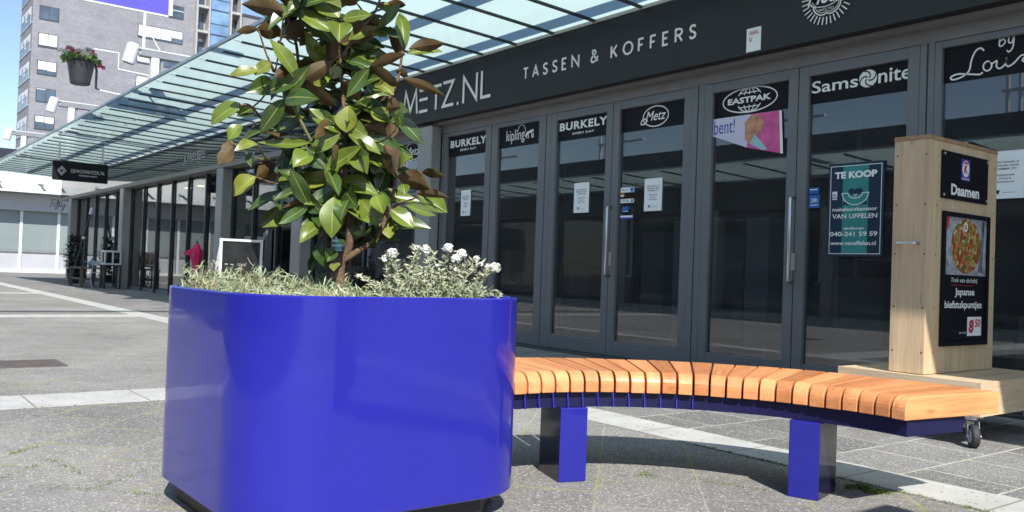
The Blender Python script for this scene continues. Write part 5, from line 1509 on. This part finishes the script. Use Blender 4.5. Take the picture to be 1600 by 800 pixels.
for k in range(30):
    px_ = rnd.gauss(528, 52); py_ = rnd.uniform(-10, 330)
    if abs(px_ - 528) > 60 + 60 * math.sin(max(0, py_) / 375 * 3.14): continue
    dd = 3.12 + rnd.uniform(-0.12, 0.22)
    c = spot(px_, py_, dd)
    a = rnd.uniform(0, 6.283)
    for q in range(rnd.randint(2, 4)):
        a += rnd.uniform(0.9, 2.2)
        ln = rnd.uniform(0.10, 0.175)
        d = (cr * math.cos(a) + cu * math.sin(a) * 0.8 + toC * rnd.uniform(-.5, .7)).normalized()
        fc = rnd.random()
        nr = (UP * 0.3 + toC * 0.7 + SUN * 0.1 if fc < 0.86 else UP * 0.5 - toC * 0.6) + V((rnd.uniform(-.5, .5), rnd.uniform(-.5, .5), rnd.uniform(-.3, .3)))
        leaf(c, c + d * ln, nr.normalized(), ln * rnd.uniform(0.34, 0.46), rnd.choice((0, 1, 1, 1)), rnd.uniform(-0.15, 0.3), rnd.uniform(0.1, 0.6), rnd.uniform(0.05, 0.25))
    twig(c)
limbs.build('trunk', ['bark', 'stem'], tree, smooth=True)
tops.build('crown', ['leafg', 'leafd', 'leafy', 'vein', 'leafb'], tree, smooth=True)

# ------------------------------------------------------------------ low plants in the planter
rnd2 = random.Random(5)
def inside_planter(x, y, m=0.05):
    x0, x1, y0, y1, r = -3.36 + m, -2.345 - m, 0.925 + m, 1.955 - m, 0.255 - m
    if not (x0 < x < x1 and y0 < y < y1): return False
    cx, cy = min(max(x, x0 + r), x1 - r), min(max(y, y0 + r), y1 - r)
    return math.hypot(x - cx, y - cy) <= r
gc = MB()
def cover_h(x, y):
    # tall on the near left half, low and open at the right back
    k = (x + 3.36) / 1.0
    j = (y - 0.925) / 1.03
    h = 0.125 * (1 - 0.62 * max(0, j - 0.05)) * (0.62 + 0.38 * math.sin(3.1 * min(1, k + 0.25)))
    if j > 0.55 and k > 0.35: h *= 0.35
    return h
n = 0
while n < 9500:
    x, y = rnd2.uniform(-3.36, -2.345), rnd2.uniform(0.925, 1.955)
    if not inside_planter(x, y, 0.03): continue
    j = (y - 0.925) / 1.03
    if j > 0.6 and rnd2.random() < 0.7: continue
    n += 1
    h = cover_h(x, y)
    h *= 0.75 + 0.55 * math.sin(x * 31 + 1.3) * math.sin(y * 27 + .6)
    z = 0.70 + h * rnd2.uniform(0.15, 1.0)
    a = rnd2.uniform(0, 6.283)
    d = V((math.cos(a), math.sin(a), rnd2.uniform(0.1, 1.9))).normalized()
    l = rnd2.uniform(0.018, 0.048)
    sd = d.cross(V((rnd2.uniform(-1, 1), rnd2.uniform(-1, 1), rnd2.uniform(-1, 1)))).normalized() * rnd2.uniform(0.0011, 0.0021)
    p = V((x, y, z)) - d * l * 0.4
    q_ = p + d * l * 0.6; e = p + d * l + V((0, 0, -0.004))
    mi = rnd2.choices((0, 1, 2), (0.58, 0.28, 0.14))[0]
    gc.add([p - sd, p + sd, q_ + sd, e, q_ - sd], [(0, 1, 2, 4), (4, 2, 3)], mi)
    if n % 14 == 0:
        gc.tube([(x, y, 0.695), (x + d.x * .01, y + d.y * .01, z)], 0.0013, 4, 2, False)
g = gc.build('ground_cover', ['sage1', 'sage2', 'straw'], loc=(-2.85, 1.44, 0.70))
g['kind'] = 'stuff'

fl = thing('flowering_plant', 'silver-leaved plant with white double flowers at the right of the planter', 'flower', (-2.75, 1.65, 0.70))
stems, fol = MB(), MB()
def small_leaf(mb, p, d, l, wd, mi=0):
    sd = d.cross(V((rnd2.uniform(-1, 1), rnd2.uniform(-1, 1), rnd2.uniform(-1, 1)))).normalized() * wd
    q_ = p + d * l * 0.5
    mb.add([p - sd * .3, p + sd * .3, q_ + sd, p + d * l, q_ - sd], [(0, 1, 2, 4), (4, 2, 3)], mi)
heads = [(613, 396, 3.0, 1.0), (602, 405, 3.02, .85), (651, 388, 3.1, .6), (666, 390, 3.08, .9), (700, 388, 3.02, .95), (721, 397, 3.0, .95), (712, 405, 2.99, .9), (744, 405, 3.1, .65), (763, 418, 3.05, .7), (774, 419, 3.02, 1.0), (560, 432, 2.98, .5)] + [(rnd2.uniform(600, 765), rnd2.uniform(388, 428), rnd2.uniform(2.98, 3.2), rnd2.uniform(.3, .5)) for k in range(12)]
for hx, hy, d, sc in heads:
    H = spot(hx, hy, d)
    bx = hx + (700 - hx) * 0.25 + rnd2.uniform(-25, 5) - (30 if hx > 730 else 0)
    B = spot(bx, 464, d)
    B.z = 0.70
    mid = (B + H) * 0.5 + V((rnd2.uniform(-.02, .02), rnd2.uniform(-.02, .02), 0.02))
    P = cat_rom([tuple(B), tuple(mid), tuple(H)], 8)
    stems.tube(P, 0.0022, 6, 0)
    for i, p in enumerate(P[3:], 3):
        for s_ in (1, -1, 1, -1, 1):
            dd = V((rnd2.uniform(-1, 1), rnd2.uniform(-1, 1), rnd2.uniform(0, .8))).normalized()
            small_leaf(fol, p, dd, rnd2.uniform(.015, .03), .0035)
    mb = MB()
    rr = 0.0185 * sc
    for k in range(60):
        v = V((rnd2.gauss(0, 1), rnd2.gauss(0, 1), rnd2.gauss(0, 1))).normalized()
        if v.z < -0.6: v.z *= -1
        s1 = v.orthogonal().normalized(); s2 = v.cross(s1)
        a = rnd2.uniform(0, 6.28)
        s1, s2 = s1 * math.cos(a) + s2 * math.sin(a), s2 * math.cos(a) - s1 * math.sin(a)
        c = H + v * rr * rnd2.uniform(0.45, 0.9)
        w_ = rr * 0.55
        mb.add([c - s1 * w_, c + s2 * w_ + v * rr * .2, c + s1 * w_, c - s2 * w_ + v * rr * .1], [(0, 1, 2, 3)])
    mb.build('flower', 'petal', fl)
# leafy mass
for k in range(105):
    px_ = rnd2.uniform(585, 772)
    d = rnd2.uniform(2.95, 3.22)
    top = 464 - rnd2.uniform(4, 56) * max(0.15, 1 - abs(px_ - 660) / 125)
    H = spot(px_ + rnd2.uniform(-10, 14), top, d)
    B = spot(px_ * 0.8 + 680 * 0.2, 466, d); B.z = 0.70
    if not inside_planter(B.x, B.y, 0.03): continue
    P = cat_rom([tuple(B), tuple((B + H) * .5 + V((rnd2.uniform(-.02, .02), rnd2.uniform(-.02, .02), .01))), tuple(H)], 6)
    stems.tube(P, 0.0013, 5, 0)
    for p in P[2:]:
        for s_ in range(5):
            dd = V((rnd2.uniform(-1, 1), rnd2.uniform(-1, 1), rnd2.uniform(-.1, .9))).normalized()
            small_leaf(fol, p + V((rnd2.uniform(-.004, .004),) * 3), dd, rnd2.uniform(.010, .024), rnd2.uniform(.002, .004), 0 if rnd2.random() < .7 else 1)
stems.build('stems', 'grey_leaf', fl)
fol.build('foliage', ['grey_leaf', 'sage2'], fl)
# grey-green sprigs behind the trunk
sp = MB()
for k in range(46):
    px_ = rnd2.uniform(548, 600)
    d = rnd2.uniform(3.3, 3.5)
    top = 464 - rnd2.uniform(20, 70) * (1 - abs(px_ - 577) / 45)
    H = spot(px_, top, d); B = spot(px_ * .6 + 577 * .4, 466, d); B.z = 0.70
    P = cat_rom([tuple(B), tuple((B + H) * .5 + V((rnd2.uniform(-.015, .015), 0, 0))), tuple(H)], 8)
    sp.tube(P, 0.0014, 5, 0)
    for p in P[2:]:
        for s_ in range(7):
            dd = V((rnd2.uniform(-1, 1), rnd2.uniform(-1, 1), rnd2.uniform(.1, 1.2))).normalized()
            small_leaf(sp, p, dd, rnd2.uniform(.010, .02), .0022)
tag(sp.build('conifer_sprig', 'sprig', loc=(-2.95, 1.75, 0.70)), 'dusky grey-green needle shrub behind the tree trunk in the planter', 'shrub')
# a few lower leaves of a strap plant beside the trunk are part of the ground cover
